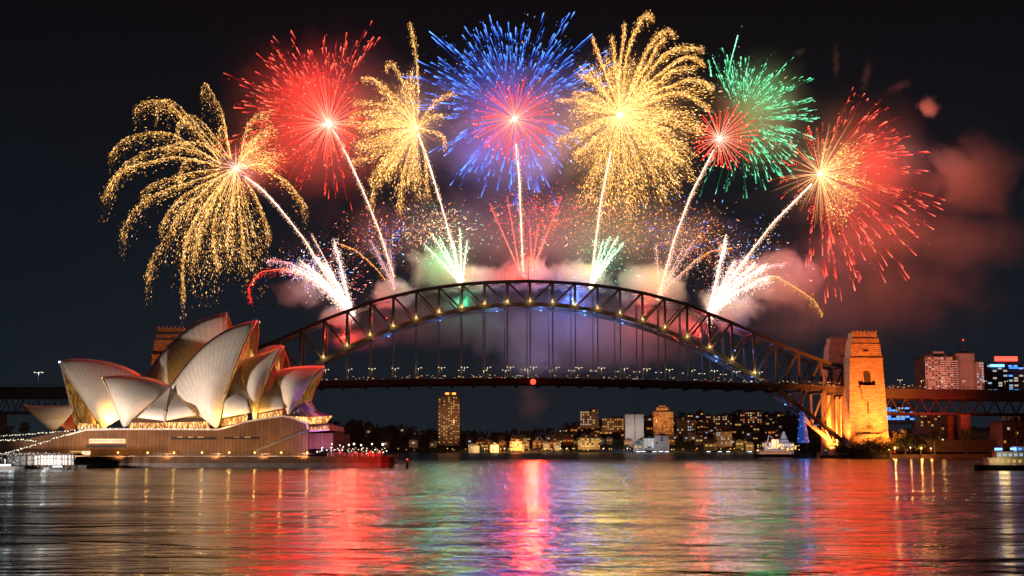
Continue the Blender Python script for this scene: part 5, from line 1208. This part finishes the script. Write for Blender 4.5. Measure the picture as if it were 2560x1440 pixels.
bb = building("office_tower", 2466, 2575, 912, 985, 1600, 40, WALLS[4], "navy office tower with blue strips and a red roof sign at the right edge", 8, 12, .3, ("cool", "white", "blue"), dark=.3, ws=.7, cat="office tower")
p_ = W(2515, 897, 1598); MB().box(p_, (27, 1.5, 5.5)).link("roof_sign", glow("sign_red", (1, .05, .03), 4), bb); MB().box(p_ - Vector((0, -1.6, 3)), (22, 1, 5)).link("sign_frame", DARKSTEEL, bb)
MB().box(W(2493, 914, 1597), (17, 1, 3)).link("sign_strip", G_BLUE, bb); MB().box(W(2550, 920, 1597), (26, 1, 1.2)).link("sign_strip", PANES["blue"], bb)
building("office_block", 2216, 2286, 1018, 1050, 1420, 30, WALLS[4], "low office with blue lit floors seen under the viaduct", 6, 6, .65, ("blue", "cool"), ws=.85, cat="office")
building("office_block", 2300, 2370, 1036, 1075, 1400, 30, WALLS[0], "dark low building with a few gold lights under the viaduct", 8, 5, .2, ("gold", "amber"), cat="office")
# stone house and ramp at the right
rh = building("waterside_house", 2505, 2600, 1055, 1110, 1010, 26, brickmat("brick_house", (.16, .09, .07), (.11, .065, .05), (.06, .045, .04), 1.2, .5), "dark red lit waterside building above the ferry at the right edge", 9, 5, .25, ("amber", "white"), cat="building")
for x in (2515, 2530, 2553): p_ = W(x, 1052, 1009.5); MB().box(p_ + Vector((0, 3, 1)), (1.6, 1.6, 5)).link("chimney", GRANITE, rh)
rampw = brickmat("ramp_wall", (.17, .12, .08), (.11, .08, .055), (.05, .035, .025), 3.0, 1.2, msize=.1)
rp_ = MB().extrude([W(2325, 1130, 1022), W(2325, 1098, 1022), W(2350, 1094, 1022), W(2385, 1100, 1022), W(2480, 1098, 1022), W(2620, 1090, 1022), W(2620, 1130, 1022)], (0, 30, 0)).link("retaining_wall", rampw); tag(rp_, "reddish retaining wall of the quay below the viaduct pier", "wall")
em = MB().extrude([W(2050, 1146, 1014), W(2050, 1138, 1014), W(2640, 1133, 1014), W(2640, 1146, 1014)], (0, 6, 0)).link("sea_wall", noisemat("sea_wall_stone", (.12, .07, .05), (.2, .12, .08), .15, .9)); tag(em, "low dark sea wall along the right hand shore", "sea wall")
for x, y, p, rs, lab in ((2237, 1120, 30000, 1.0, "brightest orange street lamp on the shore right of the pylon"), (2303, 1120, 20000, .85, "second orange street lamp on the shore right of the pylon"), (2276, 1119, 5000, .5, "small pale lamp between the two orange street lamps"), (2327, 1121, 5000, .5, "small pale lamp right of the two orange street lamps"), (2357, 1099, 2500, .4, "green yellow lamp on the retaining wall")):
    q = W(x, y, 1010); b_ = Vector((q.x, q.y, 1.5)); o = empty("street_lamp", b_, lab, "street lamp"); MB().bar(b_, q, .3).link("pole", STEEL, o); MB().ball(q, rs, 8).link("lamp_head", glow("sodium", (1, .42, .1), 7) if rs > .6 else G_WHITE, o)
    lamp("street_light", q - b_ - Vector((0, 1.5, 0)), p * .3, (1, .4, .08), .6).parent = o
lamp("quay_red_light", W(2420, 1085, 960), .4e5, (1, .2, .06), 4, "SPOT", W(2420, 1105, 1022), 120, .9)
def tree(x, y, R, label, n=900, Y=1012, h=None):
    c = W(x, y, Y); b_ = Vector((c.x, Y, 1.5)); r = empty("tree", b_, label, "tree", "trees at the foot of the right pylons")
    t = MB().tube([b_, b_ + Vector((.4, 0, (c.z - 1.5) * .5)), Vector((c.x + .2, Y, c.z))], .55, 7, .22)
    for k in range(5):
        a = rng.uniform(0, 6.28); t.tube([b_.lerp(c, .5), c + Vector((math.cos(a) * R * .6, math.sin(a) * R * .6, R * rng.uniform(-.1, .5)))], .2, 5, .06)
    t.link("trunk", BARK, r); m = MB(); leaves(m, c, R, n, .75, .7); m.link("crown", LEAFM, r)
for x, y, R, lab in ((2105, 1122, 6, "leftmost dark tree at the foot of the pylons by the arch bearing"), (2135, 1124, 7, "low dark tree in front of the pylon's left foot"), (2168, 1118, 7.5, "tree silhouetted against the bright foot of the nearest pylon"), (2197, 1106, 6, "sparse tree catching gold light at the pylon's right foot"), (2225, 1108, 8, "broad dark tree just right of the nearest pylon"), (2262, 1100, 9, "largest dark tree between the pylon and the viaduct pier"), (2300, 1104, 7, "rounded dark tree above the second orange lamp"), (2335, 1088, 5, "small tree on the wall near the viaduct pier"), (2415, 1085, 5, "small bushy tree right of the viaduct pier")):
    tree(x, y, R, lab)
# faint stars are left to the sky material; a small flag of bushes on the left shore
for x, y, R, lab in ((20, 1078, 6, "dark tree on the shore at the far left edge"), (60, 1070, 5, "dark tree behind the low rear sail")):
    tree(x, y, R, lab, 500, 1000)
smoke("thin added smoke giving the upper left red burst its red halo", 790, 290, 105, 92, 60, 0.0098, .014, .26, 5, seed=1, cx=1.4, step=.8)  # smoke balls put around the bursts to give them halos
smoke("thin added smoke giving the feathered golden burst its halo", 1020, 320, 70, 70, 50, 0.0066, .014, .26, 5, seed=2, cx=1.4, step=.8)
smoke("blue lit smoke filling the middle of the display under the blue burst", 1285, 330, 95, 88, 55, 0.026, .016, .28, 10, seed=3, cx=1.4, step=.8)
smoke("added smoke giving the largest golden burst its halo", 1560, 310, 95, 90, 55, 0.0066, .012, .26, 5, seed=4, cx=1.4, step=.8)
smoke("added smoke giving a green halo behind the small red ball", 1900, 280, 62, 66, 45, 0.0132, .016, .24, 8, seed=5, cx=1.4, step=.8)
smoke("added smoke giving the far right burst its red halo", 2140, 440, 95, 90, 55, 0.009, .014, .26, 5, seed=6, cx=1.4, step=.8)
smoke("thin added smoke haloing the core of the far left golden willow", 600, 420, 40, 36, 30, 0.0132, .03, .2, 0, seed=7, cx=1.4, step=.8)
# billows on the arch
smoke("pink white smoke billowing at the left white mine", 850, 790, 30, 17, 18, 0.102, .05, 0.43, 4, seed=8, step=.5, cx=.3)
smoke("bluish smoke drifting left of the arch shoulder", 760, 730, 42, 26, 25, 0.0408, .045, 0.47, 12, seed=9, step=.5, cx=.3)
smoke("rosy smoke low over the left shoulder of the arch", 985, 735, 34, 20, 20, 0.102, .05, 0.43, 8, seed=10, step=.5, cx=.3)
smoke("green lit smoke beside the green and white mine", 1090, 670, 42, 32, 25, 0.051, .04, 0.43, 8, seed=11, step=.5, cx=.3)
smoke("pale smoke bank behind the arch left of the crown", 1190, 700, 42, 20, 22, 0.0952, .05, 0.41, 12, seed=12, step=.5, cx=.3)
smoke("pink smoke bank behind the crown of the arch", 1320, 690, 48, 24, 22, 0.102, .045, 0.41, 10, seed=13, step=.5, cx=.3)
smoke("greenish smoke bank right of the crown of the arch", 1460, 690, 42, 24, 22, 0.0952, .045, 0.41, 10, seed=14, step=.5, cx=.3)
smoke("grey smoke bank over the right shoulder of the arch", 1620, 715, 48, 30, 25, 0.0748, .04, 0.41, 10, seed=15, step=.5, cx=.3)
smoke("rosy smoke billowing at the right white mine", 1820, 775, 38, 24, 22, 0.102, .045, 0.41, 6, seed=16, step=.5, cx=.3)
smoke("mauve smoke rolling to the right of the arch", 1950, 700, 75, 45, 40, 0.0408, .03, 0.45, 20, seed=17, step=.5, cx=.3)
smoke("red lit smoke seen through the left part of the arch truss", 900, 850, 40, 13, 14, .02, .06, .2, 22, seed=41, cx=1.5)
smoke("red lit smoke seen through the right part of the arch truss", 1690, 810, 44, 17, 14, 0.0408, .06, 0.25, 22, seed=42, cx=1.5)
smoke("blue lit smoke seen through the truss right of the crown", 1440, 755, 32, 12, 14, .02, .06, .2, 22, seed=43, cx=1.5)
smoke("green lit smoke seen through the truss left of the crown", 1150, 760, 24, 10, 12, .015, .06, .2, 22, seed=44, cx=1.5)
# wide banks
smoke("grey smoke veil between the bursts and the arch", 1350, 580, 260, 60, 60, 0.0088, .02, .33, 25, seed=18, col=(.75, .7, .8))
smoke("blue grey smoke seen through the arch", 1450, 850, 150, 50, 60, 0.014, .03, .38, 60, seed=19, cx=.6, col=(.65, .72, .9))
smoke("pale smoke column over the far shore below the deck", 1330, 1010, 30, 34, 25, 0.0408, .035, 0.4, 330, seed=20, col=(.75, .7, .75))
smoke("purple grey smoke bank drifting right behind the pylons", 2150, 740, 190, 70, 80, 0.0132, .018, .36, 90, seed=21, col=(.75, .68, .82))
smoke("small round smoke puff above the far right burst", 2320, 268, 15, 13, 12, 0.153, .07, 0.35, 5, seed=22, step=.5, cx=.7)
smoke("pinkish smoke bank at the right edge of the sky", 2440, 440, 80, 55, 40, 0.03, .028, 0.38, 5, seed=23, step=.6, cx=1.1)
smoke("bluish smoke bank low at the right edge of the sky", 2400, 600, 120, 42, 45, 0.014, .025, .33, 20, seed=24, col=(.6, .68, .9))
for i, (px, py, rx, rz) in enumerate([(2090, 150, 6, 30), (2165, 190, 7, 30), (2250, 215, 24, 8), (2000, 130, 10, 6)]):
    smoke(["narrow upright smoke wisp at upper right", "wavering smoke wisp right of the upright one", "slanting smoke wisp above the puff at upper right", "tiny smoke wisp above the green burst"][i], px, py, rx, rz, 6, .02, .16, .4, 10, seed=30 + i, step=.9, tilt=[0, .2, -.4, -.3][i])
smoke("torn grey smoke drifting up from the right shoulder of the arch", 2180, 600, 110, 42, 45, .016, .028, .38, 40, seed=51, step=.6, cx=.8, tilt=-.35, col=(.78, .72, .82))
smoke("dark brown grey smoke veil hanging right behind the arch truss", 1300, 800, 215, 42, 34, .009, .035, .37, 40, seed=52, step=.6, cx=.45, col=(.78, .74, .76))
smoke("grey smoke column standing over the right part of the deck", 1330, 900, 40, 26, 24, .02, .05, .36, 30, seed=53, step=.6, cx=.6, col=(.62, .74, .92))
def haze():
    hm = bpy.data.materials.new("night_air"); hm.use_nodes = True; n = hm.node_tree; n.nodes.clear()
    oo = n.nodes.new("ShaderNodeOutputMaterial"); v = n.nodes.new("ShaderNodeVolumePrincipled"); v.inputs["Density"].default_value = HZ; v.inputs["Color"].default_value = (.8, .8, .85, 1)
    n.links.new(v.outputs[0], oo.inputs["Volume"])
    h = MB().box((0, 2400, 300), (9400, 8200, 610)).link("haze", hm); h["kind"] = "stuff"
HZ = 1.2e-5
haze()
